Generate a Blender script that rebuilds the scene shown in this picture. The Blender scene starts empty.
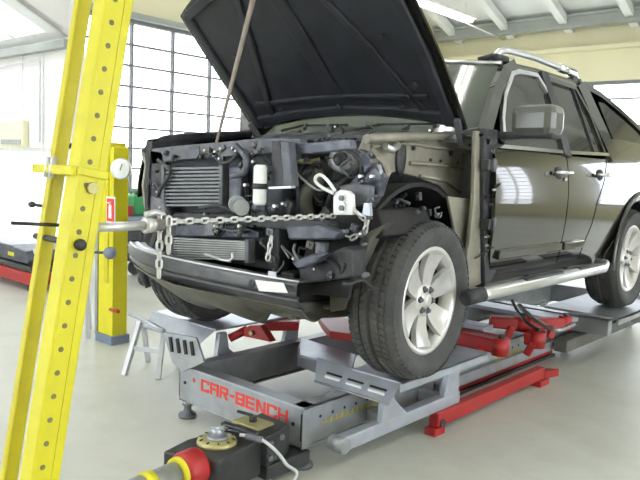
import bpy, bmesh, math, random
from mathutils import Vector as V, Matrix, Quaternion
random.seed(4)
PI = math.pi
SC = bpy.context.scene
COL = SC.collection
# ------------------------------------------------------------------ camera
CP = V((2.6718, -2.8056, 1.4174)); YAW, PITCH, ROLL, FPX = 0.72735, -0.10524, 0.04114, 697.257
_f = V((-math.sin(YAW)*math.cos(PITCH), math.cos(YAW)*math.cos(PITCH), math.sin(PITCH)))
_r = V((math.cos(YAW), math.sin(YAW), 0)); _u = _r.cross(_f)
CR = _r*math.cos(ROLL) + _u*math.sin(ROLL); CU = -_r*math.sin(ROLL) + _u*math.cos(ROLL)
cam = bpy.data.cameras.new('camera'); cam.sensor_width = 36; cam.lens = FPX/640*36; cam.clip_end = 200
co = bpy.data.objects.new('camera', cam); COL.objects.link(co); SC.camera = co
M3 = Matrix((CR, CU, -_f)).transposed()
co.matrix_world = Matrix.Translation(CP) @ M3.to_4x4()

def ray(px, py): return _f + CR*((px-320)/FPX) + CU*((240-py)/FPX)
def aX(px, py, x): d = ray(px, py); return CP + d*((x-CP.x)/d.x)     # measured point on a plane of constant x
def aY(px, py, y): d = ray(px, py); return CP + d*((y-CP.y)/d.y)
def aZ(px, py, z): d = ray(px, py); return CP + d*((z-CP.z)/d.z)

# ------------------------------------------------------------------ world, exposure, daylight
W = bpy.data.worlds.new('sky'); SC.world = W; W.use_nodes = True
bg = W.node_tree.nodes['Background']; bg.inputs[0].default_value = (.93, .97, 1, 1); bg.inputs[1].default_value = 7
SC.view_settings.view_transform = 'Standard'; SC.view_settings.look = 'None'; SC.view_settings.gamma = 1
SC.view_settings.use_curve_mapping = False
SC.view_settings.exposure = -0.06
SC.cycles.max_bounces = 8; SC.cycles.diffuse_bounces = 4; SC.cycles.transparent_max_bounces = 12
SC.cycles.sample_clamp_indirect = 6


# ------------------------------------------------------------------ materials
def mat(name, col, rough=.5, metal=0, var=.12, vs=6, bump=0, bs=60, coat=0, spec=.5, emit=0, dirt=None, ds=3, da=.5):
    m = bpy.data.materials.new(name); m.use_nodes = True
    nt = m.node_tree; N = nt.nodes; L = nt.links; b = N['Principled BSDF']
    b.inputs['Roughness'].default_value = rough; b.inputs['Metallic'].default_value = metal
    b.inputs['Coat Weight'].default_value = coat; b.inputs['Coat Roughness'].default_value = .03
    b.inputs['Specular IOR Level'].default_value = spec
    tc = N.new('ShaderNodeTexCoord'); n = N.new('ShaderNodeTexNoise'); n.inputs['Scale'].default_value = vs
    n.inputs['Detail'].default_value = 5; L.new(tc.outputs['Object'], n.inputs['Vector'])
    cr = N.new('ShaderNodeValToRGB'); c = cr.color_ramp
    c.elements[0].position = .3; c.elements[1].position = .7
    c.elements[0].color = tuple(max(0, x*(1-var)) for x in col)+(1,); c.elements[1].color = tuple(min(1, x*(1+var)) for x in col)+(1,)
    L.new(n.outputs['Fac'], cr.inputs['Fac']); out = cr.outputs['Color']
    if dirt:
        n2 = N.new('ShaderNodeTexNoise'); n2.inputs['Scale'].default_value = ds; n2.inputs['Detail'].default_value = 8
        n2.inputs['Roughness'].default_value = .7; L.new(tc.outputs['Object'], n2.inputs['Vector'])
        r2 = N.new('ShaderNodeValToRGB'); r2.color_ramp.elements[0].position = .45; r2.color_ramp.elements[1].position = .68
        r2.color_ramp.elements[0].color = (0, 0, 0, 1); r2.color_ramp.elements[1].color = (da, da, da, 1)
        L.new(n2.outputs['Fac'], r2.inputs['Fac'])
        mx = N.new('ShaderNodeMixRGB'); L.new(r2.outputs['Color'], mx.inputs[0]); L.new(out, mx.inputs[1])
        mx.inputs[2].default_value = tuple(dirt)+(1,); out = mx.outputs[0]
    L.new(out, b.inputs['Base Color'])
    if bump:
        nb = N.new('ShaderNodeTexNoise'); nb.inputs['Scale'].default_value = bs; L.new(tc.outputs['Object'], nb.inputs['Vector'])
        bp = N.new('ShaderNodeBump'); bp.inputs['Strength'].default_value = bump; bp.inputs['Distance'].default_value = .01
        L.new(nb.outputs['Fac'], bp.inputs['Height']); L.new(bp.outputs[0], b.inputs['Normal'])
    if emit:
        b.inputs['Emission Color'].default_value = tuple(col)+(1,); b.inputs['Emission Strength'].default_value = emit
    return m
def glass(name, tint, gl=.03, rough=.02, dust_sheen=0, dc=(.4, .42, .38)):
    m = bpy.data.materials.new(name); m.use_nodes = True; nt = m.node_tree; N = nt.nodes; L = nt.links
    N.remove(N['Principled BSDF']); o = N['Material Output']
    t = N.new('ShaderNodeBsdfTransparent'); t.inputs[0].default_value = tuple(tint)+(1,)
    g = N.new('ShaderNodeBsdfGlossy'); g.inputs['Roughness'].default_value = rough
    lw = N.new('ShaderNodeLayerWeight'); lw.inputs[0].default_value = .5      # two-sided Schlick reflectance
    pw = N.new('ShaderNodeMath'); pw.operation = 'POWER'; pw.inputs[1].default_value = 5; L.new(lw.outputs['Facing'], pw.inputs[0])
    fr = N.new('ShaderNodeMath'); fr.operation = 'MULTIPLY_ADD'; fr.inputs[1].default_value = .9-gl; fr.inputs[2].default_value = gl; L.new(pw.outputs[0], fr.inputs[0])
    mx = N.new('ShaderNodeMixShader'); L.new(fr.outputs[0], mx.inputs[0]); L.new(t.outputs[0], mx.inputs[1]); L.new(g.outputs[0], mx.inputs[2])
    
    if dust_sheen:  # diffuse film: dust plus the reflected ceiling painted as a flat tone
        df = N.new('ShaderNodeBsdfDiffuse'); df.inputs[0].default_value = tuple(dc)+(1,); m2 = N.new('ShaderNodeMixShader'); m2.inputs[0].default_value = dust_sheen
        L.new(mx.outputs[0], m2.inputs[1]); L.new(df.outputs[0], m2.inputs[2]); mx = m2
    L.new(mx.outputs[0], o.inputs[0]); return m
K = {}
K['floor'] = mat('painted_concrete', (.56, .565, .50), .46, 0, .07, .9, .12, 25, dirt=(.36, .35, .27), ds=1.6, da=.35)
K['wall_beige'] = mat('beige_plaster', (.76, .72, .50), .85, 0, .03, 2)
K['wall_white'] = mat('white_cladding', (.80, .78, .76), .7, 0, .03, 2)
K['roof'] = mat('white_roof_sheet', (.80, .81, .80), .6, 0, .03, 2)
K['beam_grey'] = mat('grey_painted_beam', (.34, .36, .34), .55, 0, .08, 3)
K['frame_dark'] = mat('grey_window_frame', (.20, .21, .22), .5, 0, .05, 4)
K['pane'] = glass('window_glass', (.97, .98, 1))
K['lamp'] = mat('fluorescent_tube', (1, 1, .96), .5, emit=22)
K['lampbody'] = mat('white_lamp_housing', (.8, .8, .78), .5)
K['ground'] = mat('pale_yard', (.7, .7, .68), .9)
K['yellow'] = mat('yellow_enamel', (.66, .60, .012), .38, 0, .05, 4, .05, 40, dirt=(.52, .47, .03), ds=9, da=.35)
K['yellow_dk'] = mat('deep_yellow_enamel', (.60, .53, .010), .4, 0, .06, 4, dirt=(.4, .3, .04), ds=9, da=.4)
K['hole'] = mat('dark_hole', (.20, .18, .08), .8)
K['galv'] = mat('galvanised_steel', (.36, .38, .41), .42, .55, .14, 9, .06, 50, dirt=(.30, .29, .26), ds=7, da=.55)
K['galv_lt'] = mat('bright_zinc_plate', (.44, .47, .54), .38, .5, .10, 9, dirt=(.40, .40, .38), ds=8, da=.4)
K['steel_top'] = mat('worn_steel_top', (.34, .35, .34), .5, .5, .2, 12, .1, 60)
K['red'] = mat('red_enamel', (.38, .015, .015), .42, 0, .12, 7, dirt=(.22, .03, .025), ds=9, da=.5)
K['redletter'] = mat('red_lettering', (.72, .05, .03), .5, 0, .03)
K['paint'] = mat('dark_metallic_car_paint', (.040, .039, .036), .13, .6, .04, 2, coat=1)
K['chrome'] = mat('chrome', (.82, .83, .86), .12, 1, .03)
K['alu'] = mat('brushed_aluminium', (.70, .71, .74), .28, .9, .06, 8)
K['glass_car'] = glass('tinted_car_glass', (.16, .17, .16), .16, .02, .10, (.35, .34, .30))
K['windshield'] = glass('windshield_glass', (.35, .42, .35), .12, .05, .42, (.24, .26, .22))
K['rubber'] = mat('tyre_rubber', (.052, .052, .054), .72, 0, .15, 14, .15, 80, dirt=(.12, .115, .105), ds=6, da=.5)
K['rim'] = mat('silver_alloy', (.66, .65, .64), .34, .55, .05, 8, dirt=(.42, .38, .33), ds=10, da=.3)
K['dark'] = mat('black_plastic', (.024, .025, .030), .5, 0, .3, 14, .15, 60, dirt=(.09, .09, .095), ds=9, da=.6)
K['bumper'] = mat('dusty_dark_bumper', (.058, .060, .068), .34, .2, .2, 8, dirt=(.13, .13, .125), ds=6, da=.5)
K['mirror_shell'] = mat('grey_mirror_shell', (.13, .13, .12), .30, .3, .05, 6)
K['void'] = mat('void_shade_black', (.013, .013, .014), .7, 0, .3, 12)  # near-black: shade of wheel arches, gaps and slots put into the colour
K['darkblue'] = mat('dusty_blue_plastic', (.050, .055, .078), .35, .2, .3, 14, dirt=(.18, .19, .22), ds=9, da=.6)
K['greyp'] = mat('dusty_grey_metal', (.11, .118, .138), .5, .25, .25, 12, .1, 60, dirt=(.28, .27, .26), ds=8, da=.5)
K['hoodin'] = mat('hood_liner_black', (.022, .024, .031), .55, 0, .3, 7, .1, 40, dirt=(.035, .037, .046), ds=5, da=.6)
K['primer'] = mat('bare_body_metal', (.30, .285, .235), .5, .25, .14, 9, .12, 40, dirt=(.15, .135, .10), ds=7, da=.55)
K['olive'] = mat('dusty_undertray', (.115, .112, .095), .5, .1, .25, 9, .2, 30, dirt=(.07, .07, .07), ds=6, da=.6)
K['fins'] = mat('aluminium_fins', (.19, .20, .205), .45, .6, .1, 20)
K['findark'] = mat('dark_fin_gap', (.06, .065, .075), .6, .3, .15, 20)
K['white'] = mat('white_plastic', (.82, .83, .82), .4, 0, .04, 8)
K['chain'] = mat('zinc_chain', (.60, .60, .59), .35, .7, .1, 20)
K['brass'] = mat('yellow_zinc', (.42, .38, .17), .4, .5, .12, 20)
K['iron'] = mat('oily_black_iron', (.045, .047, .05), .42, .4, .25, 10, .1, 50, dirt=(.10, .10, .095), ds=7, da=.5)
K['wood'] = mat('worn_wooden_pole', (.30, .25, .21), .6, 0, .2, 12)
K['green'] = mat('green_plastic', (.05, .30, .10), .45)
K['interior'] = mat('dark_cabin_trim', (.06, .06, .06), .8)
K['lens'] = mat('red_lens', (.35, .01, .01), .15, coat=1)
K['corr'] = mat('steel_corrugated_hose', (.45, .45, .45), .35, .7, .15, 30)
K['bluefoot'] = mat('blue_grey_paint', (.16, .20, .27), .5)
K['hosewhite'] = mat('pale_grey_hose', (.55, .56, .58), .35, .1, .08, 10)

# ------------------------------------------------------------------ geometry
def frame(d):
    d = V(d).normalized(); a = V((0, 0, 1)) if abs(d.z) < .95 else V((0, 1, 0))
    x = a.cross(d).normalized(); return x, d.cross(x).normalized(), d
class MB:
    def __init__(s): s.v = []; s.f = []; s.sm = []
    def add(s, vs, fs, sm=False):
        o = len(s.v); s.v += [tuple(p) for p in vs]; s.f += [tuple(i+o for i in f) for f in fs]; s.sm += [sm]*len(fs); return s
    def box(s, c, d, R=None):
        c = V(c); h = V(d)/2; P = []
        for z in (-1, 1):
            for q in ((-1, -1), (1, -1), (1, 1), (-1, 1)):
                p = V((q[0]*h.x, q[1]*h.y, z*h.z)); P.append(c+(R @ p if R else p))
        return s.add(P, [(3, 2, 1, 0), (4, 5, 6, 7), (0, 1, 5, 4), (1, 2, 6, 5), (2, 3, 7, 6), (3, 0, 4, 7)])
    def bb(s, a, b): a = V(a); b = V(b); return s.box((a+b)/2, (abs(b.x-a.x), abs(b.y-a.y), abs(b.z-a.z)))
    def bar(s, a, b, w, h, up=(0, 0, 1)):
        a = V(a); b = V(b); d = (b-a); L = d.length; d.normalize(); x = d.cross(V(up)).normalized(); z = x.cross(d)
        R = Matrix((x, d, z)).transposed(); return s.box((a+b)/2, (w, L, h), R)
    def cyl(s, a, b, r, n=16, r2=None):
        a = V(a); b = V(b); x, y, d = frame(b-a); r2 = r if r2 is None else r2
        P = [a+(x*math.cos(t)+y*math.sin(t))*r for t in [2*PI*i/n for i in range(n)]]+[b+(x*math.cos(t)+y*math.sin(t))*r2 for t in [2*PI*i/n for i in range(n)]]
        s.add(P, [(i, (i+1) % n, n+(i+1) % n, n+i) for i in range(n)], True)
        s.add(P, [tuple(range(n-1, -1, -1)), tuple(range(n, 2*n))]); return s
    def tube(s, pts, r, n=8, closed=False):
        pts = [V(p) for p in pts]; m = len(pts); P = []; x = None
        for i, p in enumerate(pts):
            if closed: d = pts[(i+1) % m]-pts[i-1]
            else: d = pts[min(i+1, m-1)]-pts[max(i-1, 0)]
            d.normalize()
            if x is None: x, y, _ = frame(d)
            else: x = (x-d*x.dot(d)).normalized(); y = d.cross(x)
            rr = r[i] if isinstance(r, (list, tuple)) else r
            P += [p+(x*math.cos(t)+y*math.sin(t))*rr for t in [2*PI*k/n for k in range(n)]]
        F = []
        for i in range(m if closed else m-1):
            j = (i+1) % m
            F += [(i*n+k, i*n+(k+1) % n, j*n+(k+1) % n, j*n+k) for k in range(n)]
        s.add(P, F, True)
        if not closed: s.add(P, [tuple(range(n-1, -1, -1)), tuple(range((m-1)*n, m*n))])
        return s
    def lathe(s, prof, o, ax, n=32, sm=True, closed=False):     # prof (radius, height)
        o = V(o); x, y, d = frame(ax); P = []
        for r, h in prof:
            P += [o+d*h+(x*math.cos(t)+y*math.sin(t))*r for t in [2*PI*k/n for k in range(n)]]
        m = len(prof); F = []
        for i in range(m if closed else m-1):
            j = (i+1) % m
            F += [(i*n+k, i*n+(k+1) % n, j*n+(k+1) % n, j*n+k) for k in range(n)]
        return s.add(P, F, sm)
    def prism(s, poly, axis, a0, a1):
        def p3(q, a): return {'x': (a, q[0], q[1]), 'y': (q[0], a, q[1]), 'z': (q[0], q[1], a)}[axis]
        n = len(poly); P = [p3(q, a0) for q in poly]+[p3(q, a1) for q in poly]
        return s.add(P, [tuple(range(n)), tuple(range(2*n-1, n-1, -1))]+[(i, (i+1) % n, n+(i+1) % n, n+i) for i in range(n)])
    def slab(s, pts, off):      # polygon in space with a thickness vector
        pts = [V(p) for p in pts]; off = V(off); n = len(pts)
        return s.add(pts+[p+off for p in pts], [tuple(range(n)), tuple(range(2*n-1, n-1, -1))]+[(i, (i+1) % n, n+(i+1) % n, n+i) for i in range(n)])
    def grid(s, fn, nu, nv):
        P = [fn(i/nu, j/nv) for j in range(nv+1) for i in range(nu+1)]
        return s.add(P, [(j*(nu+1)+i, j*(nu+1)+i+1, (j+1)*(nu+1)+i+1, (j+1)*(nu+1)+i) for j in range(nv) for i in range(nu)], True)
    def ball(s, c, r, n=14, sc=(1, 1, 1)):
        c = V(c); m = n//2
        def fn(u, v): a = 2*PI*u; b = PI*(v-.5); return c+V((math.cos(a)*math.cos(b)*r*sc[0], math.sin(a)*math.cos(b)*r*sc[1], math.sin(b)*r*sc[2]))
        return s.grid(fn, n, m)
def obj(name, mb, m, parent=None, bev=0, sol=0, solo=0, label=None, kind=None, sub=0, wn=True):
    me = bpy.data.meshes.new(name); me.from_pydata(mb.v, [], mb.f)
    me.polygons.foreach_set('use_smooth', mb.sm); me.materials.append(K[m])
    bm = bmesh.new(); bm.from_mesh(me); bmesh.ops.remove_doubles(bm, verts=bm.verts, dist=1e-6) if not bev else None
    bmesh.ops.recalc_face_normals(bm, faces=bm.faces); bm.to_mesh(me); bm.free(); me.update()
    o = bpy.data.objects.new(name, me); COL.objects.link(o)
    if parent: 
        o.parent = parent
        if parent.parent is None and parent.type == 'EMPTY': o.matrix_parent_inverse = parent_inv(parent)
    if sol:
        q = o.modifiers.new('solid', 'SOLIDIFY'); q.thickness = sol; q.offset = solo; e = o.modifiers.new('split', 'EDGE_SPLIT'); e.split_angle = .8
    if bev:
        q = o.modifiers.new('bevel', 'BEVEL'); q.width = bev; q.segments = 2; q.limit_method = 'ANGLE'; q.angle_limit = .7
    if sub:
        q = o.modifiers.new('sub', 'SUBSURF'); q.levels = sub; q.render_levels = sub
    if label: o['label'] = label
    if kind: o['kind'] = kind
    return o
def parent_inv(p): return (Matrix.Translation(p.location) @ p.rotation_euler.to_matrix().to_4x4()).inverted()
def tag(o, label, cat, group=None):
    o['label'] = label; o['category'] = cat
    if group: o['group'] = group
    return o
def thing(name, label, cat, loc=(0, 0, 0), group=None):
    o = bpy.data.objects.new(name, None); COL.objects.link(o); o.location = loc; o.empty_display_size = .1
    return tag(o, label, cat, group)
def S(name, mb, m, parent=None, **k):
    o = obj(name, mb, m, parent, **k)
    if not parent: o['kind'] = 'structure'
    return o
def dup(o, loc=None, parent=None, rot=None, scale=None, inv=None):
    c = o.copy(); COL.objects.link(c)
    if parent: c.parent = parent
    if loc is not None: c.location = loc
    if rot is not None: c.rotation_euler = rot
    if scale is not None: c.scale = scale
    return c
def text(s, name, size, m, parent, R, loc, ext=.0015, off=.0, sx=1):
    cu = bpy.data.curves.new(name, 'FONT'); cu.body = s; cu.size = size; cu.extrude = ext; cu.offset = off; cu.align_x = 'CENTER'; cu.align_y = 'CENTER'
    t = bpy.data.objects.new(name, cu); COL.objects.link(t); bpy.context.view_layer.update()
    me = bpy.data.meshes.new_from_object(t); bpy.data.objects.remove(t)
    me.transform(Matrix.Diagonal((sx, 1, 1, 1))); me.transform(Matrix.Translation(loc) @ R.to_4x4()); me.materials.clear(); me.materials.append(K[m])
    o = bpy.data.objects.new(name, me); COL.objects.link(o)
    if parent: o.parent = parent; o.matrix_parent_inverse = parent_inv(parent)
    return o

# ================================================================== SETTING
XL, YB, XR, YF, YC = -6.8, 12.0, 9.0, -7.0, 2.4      # left window wall, back wall, right wall, front wall, corner of left bay
S('floor', MB().bb((-13, YF, -.15), (XR, YB+.3, 0)), 'floor')
S('yard_ground', MB().bb((-60, -60, -.3), (60, 60, -.16)), 'ground')

def wall_grid(name, axis, at, a0, a1, z0, z1, cols, rows, off, bars='frame_dark', th=.034, hth=.030):
    """glazed wall field: frame object (structure) with mullions, transoms and single panes as parts"""
    fr = MB()
    def P(a, b, zz, d=0): return (at+d, a, zz) if axis == 'x' else (a, at+d, zz)
    def seg(a, b, za, zb, t): 
        lo = P(a, 0, za, -t); hi = P(b, 0, zb, t); return lo, hi
    fr.bb(*seg(a0-.07, a0, z0-.07, z1+.07, .05)); fr.bb(*seg(a1, a1+.07, z0-.07, z1+.07, .05))
    fr.bb(*seg(a0, a1, z0-.07, z0, .05)); fr.bb(*seg(a0, a1, z1, z1+.07, .05))
    win = S(name, fr, bars)
    mb = None; n = len(cols)
    for c in cols[1:-1]:
        obj('mullion', MB().bb(*seg(c-th/2, c+th/2, z0, z1, .035)), bars, win)
    for r in rows[1:-1]:
        obj('transom', MB().bb(*seg(a0, a1, r-hth/2, r+hth/2, .03)), bars, win)
    for i in range(len(cols)-1):
        for j in range(len(rows)-1):
            obj('pane', MB().bb(*seg(cols[i]+th/2, cols[i+1]-th/2, rows[j]+hth/2, rows[j+1]-hth/2, .004)), 'pane', win)
    return win
# left window wall: head z 3.46, sill .9
ycols = [2.47]+[3.33+.76*i for i in range(0, 11)]+[11.8]
zrows = [.95+.313*i for i in range(9)]
wall_grid('window_1', 'x', XL, ycols[0], ycols[-1], zrows[0], zrows[-1], ycols, zrows, 0)
S('wall_left', MB().bb((XL-.1, YC, 0), (XL+.1, YB, .88)).bb((XL-.1, YC, 3.53), (XL+.1, YB, 7.2)), 'wall_beige')
S('trim_1', MB().bb((XL+.1, YC, 3.50), (XL+.22, YB, 3.58)), 'beam_grey')
# left bay wall facing the camera side, with a long low glazed strip
S('wall_left_bay', MB().bb((-13, YC-.1, 1.52), (XL+.1, YC+.1, 7.2)).bb((-13, YC-.1, 0), (XL+.1, YC+.1, .06)).bb((XL-.28, YC-.1, 0), (XL+.1, YC+.1, 1.6)), 'wall_white')
wall_grid('window_4', 'y', YC, -12.9, XL-.35, .13, 1.45, [-12.9, -10.1, XL-.35], [.13, 1.45], 0, 'lampbody')
for x in (-9.15, -8.2, -7.53, -10.4, -11.6):
    S('trim_2', MB().bb((x-.012, YC-.125, 1.52), (x+.012, YC-.1, 3.0)), 'lampbody')
S('wall_far_left', MB().bb((-13.1, YF, 0), (-13, YC, 6.5)), 'wall_white')
# back wall
xcols = [-5.6+1.27*i for i in range(9)]
wall_grid('window_2', 'y', YB, xcols[0], xcols[-1], .7, 3.33, xcols, [.7, 1.3, 1.9, 2.5, 3.04, 3.33], 0, th=.06, hth=.035)
S('wall_back', MB().bb((XL, YB-.1, 3.40), (XR, YB+.1, 7.2)).bb((XL, YB-.1, 0), (XR, YB+.1, .63)).bb((XL, YB-.1, .6), (-5.67, YB+.1, 3.4))
  .bb((4.63, YB-.1, .6), (6.0, YB+.1, 3.4)).bb((6.85, YB-.1, .6), (XR, YB+.1, 3.4)), 'wall_beige')
wall_grid('door_1', 'y', YB, 6.05, 6.8, .64, 3.3, [6.05, 6.42, 6.8], [.64+.266*i for i in range(11)], 0, 'lampbody', .04, .03)
# right and front walls, each with an open glazed shutter (behind the camera)
S('wall_right', MB().bb((XR, YF, 0), (XR+.1, -4, 6.5)).bb((XR, 4, 0), (XR+.1, YB, 6.5)).bb((XR, -4, 3.7), (XR+.1, 4, 6.5)), 'wall_beige')
wall_grid('window_3', 'x', XR+.05, -3.9, 3.9, .1, 3.6, [-3.9, -1.95, 0, 1.95, 3.9], [.1, .95, 1.8, 2.7, 3.6], 0)
S('wall_front', MB().bb((-13, YF-.1, 0), (-7, YF, 6.5)).bb((-.2, YF-.1, 0), (XR, YF, 6.5)).bb((-7, YF-.1, 3.9), (-.2, YF, 6.5)), 'wall_beige')
wall_grid('window_5', 'y', YF-.05, -6.9, -.3, .1, 3.8, [-6.9, -5.25, -3.6, -1.95, -.3], [.1, 1, 1.9, 2.85, 3.8], 0)
# roof: pitched white sheet, falling to the back wall and (left bay) to the bay wall
RZ = 4.62; RS = .36
S('ceiling', MB().slab([(XL-.1, YB+.1, RZ-.05), (XR+.1, YB+.1, RZ-.05), (XR+.1, 5.5, RZ+RS*6.5), (XL-.1, 5.5, RZ+RS*6.5)], (0, 0, .08)), 'roof')
S('ceiling_front', MB().slab([(XL-.1, 5.5, RZ+RS*6.5), (XR+.1, 5.5, RZ+RS*6.5), (XR+.1, YF-.1, 4.4), (XL-.1, YF-.1, 4.4)], (0, 0, .08)), 'roof')
zb = lambda y: 3.0+(YC+.1-y)*1.9/4.0
def bayroof(x0, x1, y0, y1): return [(x0, y0, zb(y0)), (x1, y0, zb(y0)), (x1, y1, zb(y1)), (x0, y1, zb(y1))]
S('ceiling_left_bay', MB().slab(bayroof(-13.1, XL, YC+.1, 2.2), (0, 0, .08)).slab(bayroof(-13.1, XL, -.9, -1.5), (0, 0, .08)).slab(bayroof(-7.15, XL, 2.2, -.9), (0, 0, .08)).slab(bayroof(-13.1, -12.4, 2.2, -.9), (0, 0, .08))
  .slab([(-13.1, -1.5, 4.9), (XL, -1.5, 4.9), (XL, YF-.1, 3.9), (-13.1, YF-.1, 3.9)], (0, 0, .08)), 'roof')
sky_ = S('skylight', MB().slab(bayroof(-12.4, -7.15, 2.2, 2.15), (0, 0, .1)).slab(bayroof(-12.4, -7.15, -.85, -.9), (0, 0, .1)), 'lampbody')
for k in range(5):
    xa = -12.4+1.05*k; obj('pane', MB().slab(bayroof(xa+.03, xa+1.02, 2.15, -.85), (0, 0, .01)), 'pane', sky_)
    obj('glazing_bar', MB().slab(bayroof(xa-.02, xa+.03, 2.17, -.88), (0, 0, .04)), 'lampbody', sky_)
S('trim_3', MB().slab([(XL-.05, YC+.1, 3.0), (XL-.05, -1.5, 4.9), (XL-.05, YF, 3.9), (XL-.05, YF, 4.4), (XL-.05, 5.5, RZ+RS*6.5), (XL-.05, YC+.1, 6)], (.05, 0, 0)), 'wall_white')
S('trim_4', MB().bb((-13, YC-.22, 2.93), (XL+.1, YC-.1, 3.04)), 'beam_grey')
# eaves beam along the back wall, purlins and rafters
S('trim_6', MB().bb((XL, YB-.55, 4.50), (XR, YB-.4, 4.68)).bb((XL, YB-.6, 4.67), (XR, YB-.35, 4.72)).bb((XL, YB-.6, 4.46), (XR, YB-.35, 4.51)), 'beam_grey')
for i in range(12):
    x = -6.2+1.32*i
    S('rafter', MB().bar((x, YB-.15, RZ-.14), (x, 5.6, RZ+RS*6.35-.14), .16, .16), 'roof')
S('ledge', MB().bb((XL, YB-.3, 4.02), (XR, YB-.1, 4.10)), 'wall_beige')
# ceiling lamps
def lamp(x, y0, y1, z, label, grp=None):
    t = thing('fluorescent_lamp', label, 'ceiling lamp', (x, (y0+y1)/2, z), grp)
    obj('housing', MB().bb((x-.15, y0, z+.05), (x+.15, y1, z+.11)), 'lampbody', t)
    for d in (-.06, .06): obj('tube', MB().cyl((x+d, y0+.04, z+.02), (x+d, y1-.04, z+.02), .030, 10), 'lamp', t)
    for yy in (y0+.2, y1-.2): obj('hanger', MB().cyl((x, yy, z+.1), (x, yy, z+.5), .006, 6), 'lampbody', t)
lamp(-9.4, -1.9, 1.0, 3.6, 'white fluorescent lamp under the left bay roof')
lamp(-5.0, 6.2, 10.2, 4.5, 'long white fluorescent lamp above the raised hood')
for x, y, w in ((-.5, 1.0, 'above the car bonnet opening'), (4.2, 1.0, 'over the aisle beside the car'), (-.5, -4, 'over the floor in front of the bench'), (4.2, -4, 'behind the camera toward the glazed shutter'), (-3.5, -3, 'near the front left corner'), (4.2, 6.0, 'over the rear of the aisle')):
    lamp(x, y-1.7, y+1.7, 4.5, 'added fluorescent fill lamp '+w, 'added fill lamps outside the frame')  # unseen lamps, added to brighten the hall
obj('conduit', MB().cyl((-5.1, 9.8, 4.52), (-5.1, YB-.1, 4.42), .018, 8), 'lampbody')['kind'] = 'structure'
# ================================================================== CAR
HUB = .80; TR = .3815; XS = .92
car = thing('car', 'black four-wheel-drive car with raised hood and stripped front end', 'car', (0, 1.4, .42))
def C(name, mb, m, parent=None, **k): return obj(name, mb, m, parent or car, **k)
def sx(z, y=1.):      # half width of the body at height z
    pts = [(.80, .865), (.95, .895), (1.12, .918), (1.30, .925), (1.45, .912), (1.55, .89), (1.70, .832), (1.90, .748), (2.02, .70), (2.09, .66), (2.14, .60)]
    if z <= pts[0][0]: return pts[0][1]
    n = len(pts)
    sl = [(pts[min(i+1, n-1)][1]-pts[max(i-1, 0)][1])/(pts[min(i+1, n-1)][0]-pts[max(i-1, 0)][0]) for i in range(n)]
    for i in range(n-1):
        a, b = pts[i], pts[i+1]
        if z <= b[0]:
            h = b[0]-a[0]; t = (z-a[0])/h; t2 = t*t; t3 = t2*t
            return (2*t3-3*t2+1)*a[1]+(t3-2*t2+t)*h*sl[i]+(-2*t3+3*t2)*b[1]+(t3-t2)*h*sl[i+1]
    return pts[-1][1]
def interp(tab, z):
    if z <= tab[0][0]: return tab[0][1]
    for a, b in zip(tab, tab[1:]):
        if z <= b[0]: t = (z-a[0])/(b[0]-a[0]); return a[1]+(b[1]-a[1])*t
    return tab[-1][1]
def patch(y0, y1, z0, z1, off=0, side=1, nu=8, nv=14):     # y limits as tables over z
    f0 = y0 if isinstance(y0, list) else [(0, y0), (9, y0)]; f1 = y1 if isinstance(y1, list) else [(0, y1), (9, y1)]
    def fn(u, v):
        z = z0+(z1-z0)*v; a = interp(f0, z); b = interp(f1, z); y = a+(b-a)*u
        return V((side*(sx(z)+off), y, z))
    return MB().grid(fn, nu, nv)
def ribbon(pts, w, off=0, side=1, t=.02):      # bar on body surface through (y,z) points
    m = MB(); P = [V((side*(sx(z)+off), y, z)) for y, z in pts]
    for a, b in zip(P, P[1:]):
        d = (b-a).normalized(); m.bar(a-d*w*.3, b+d*w*.3, w, t, up=(side, 0, .35))
    return m
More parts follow.
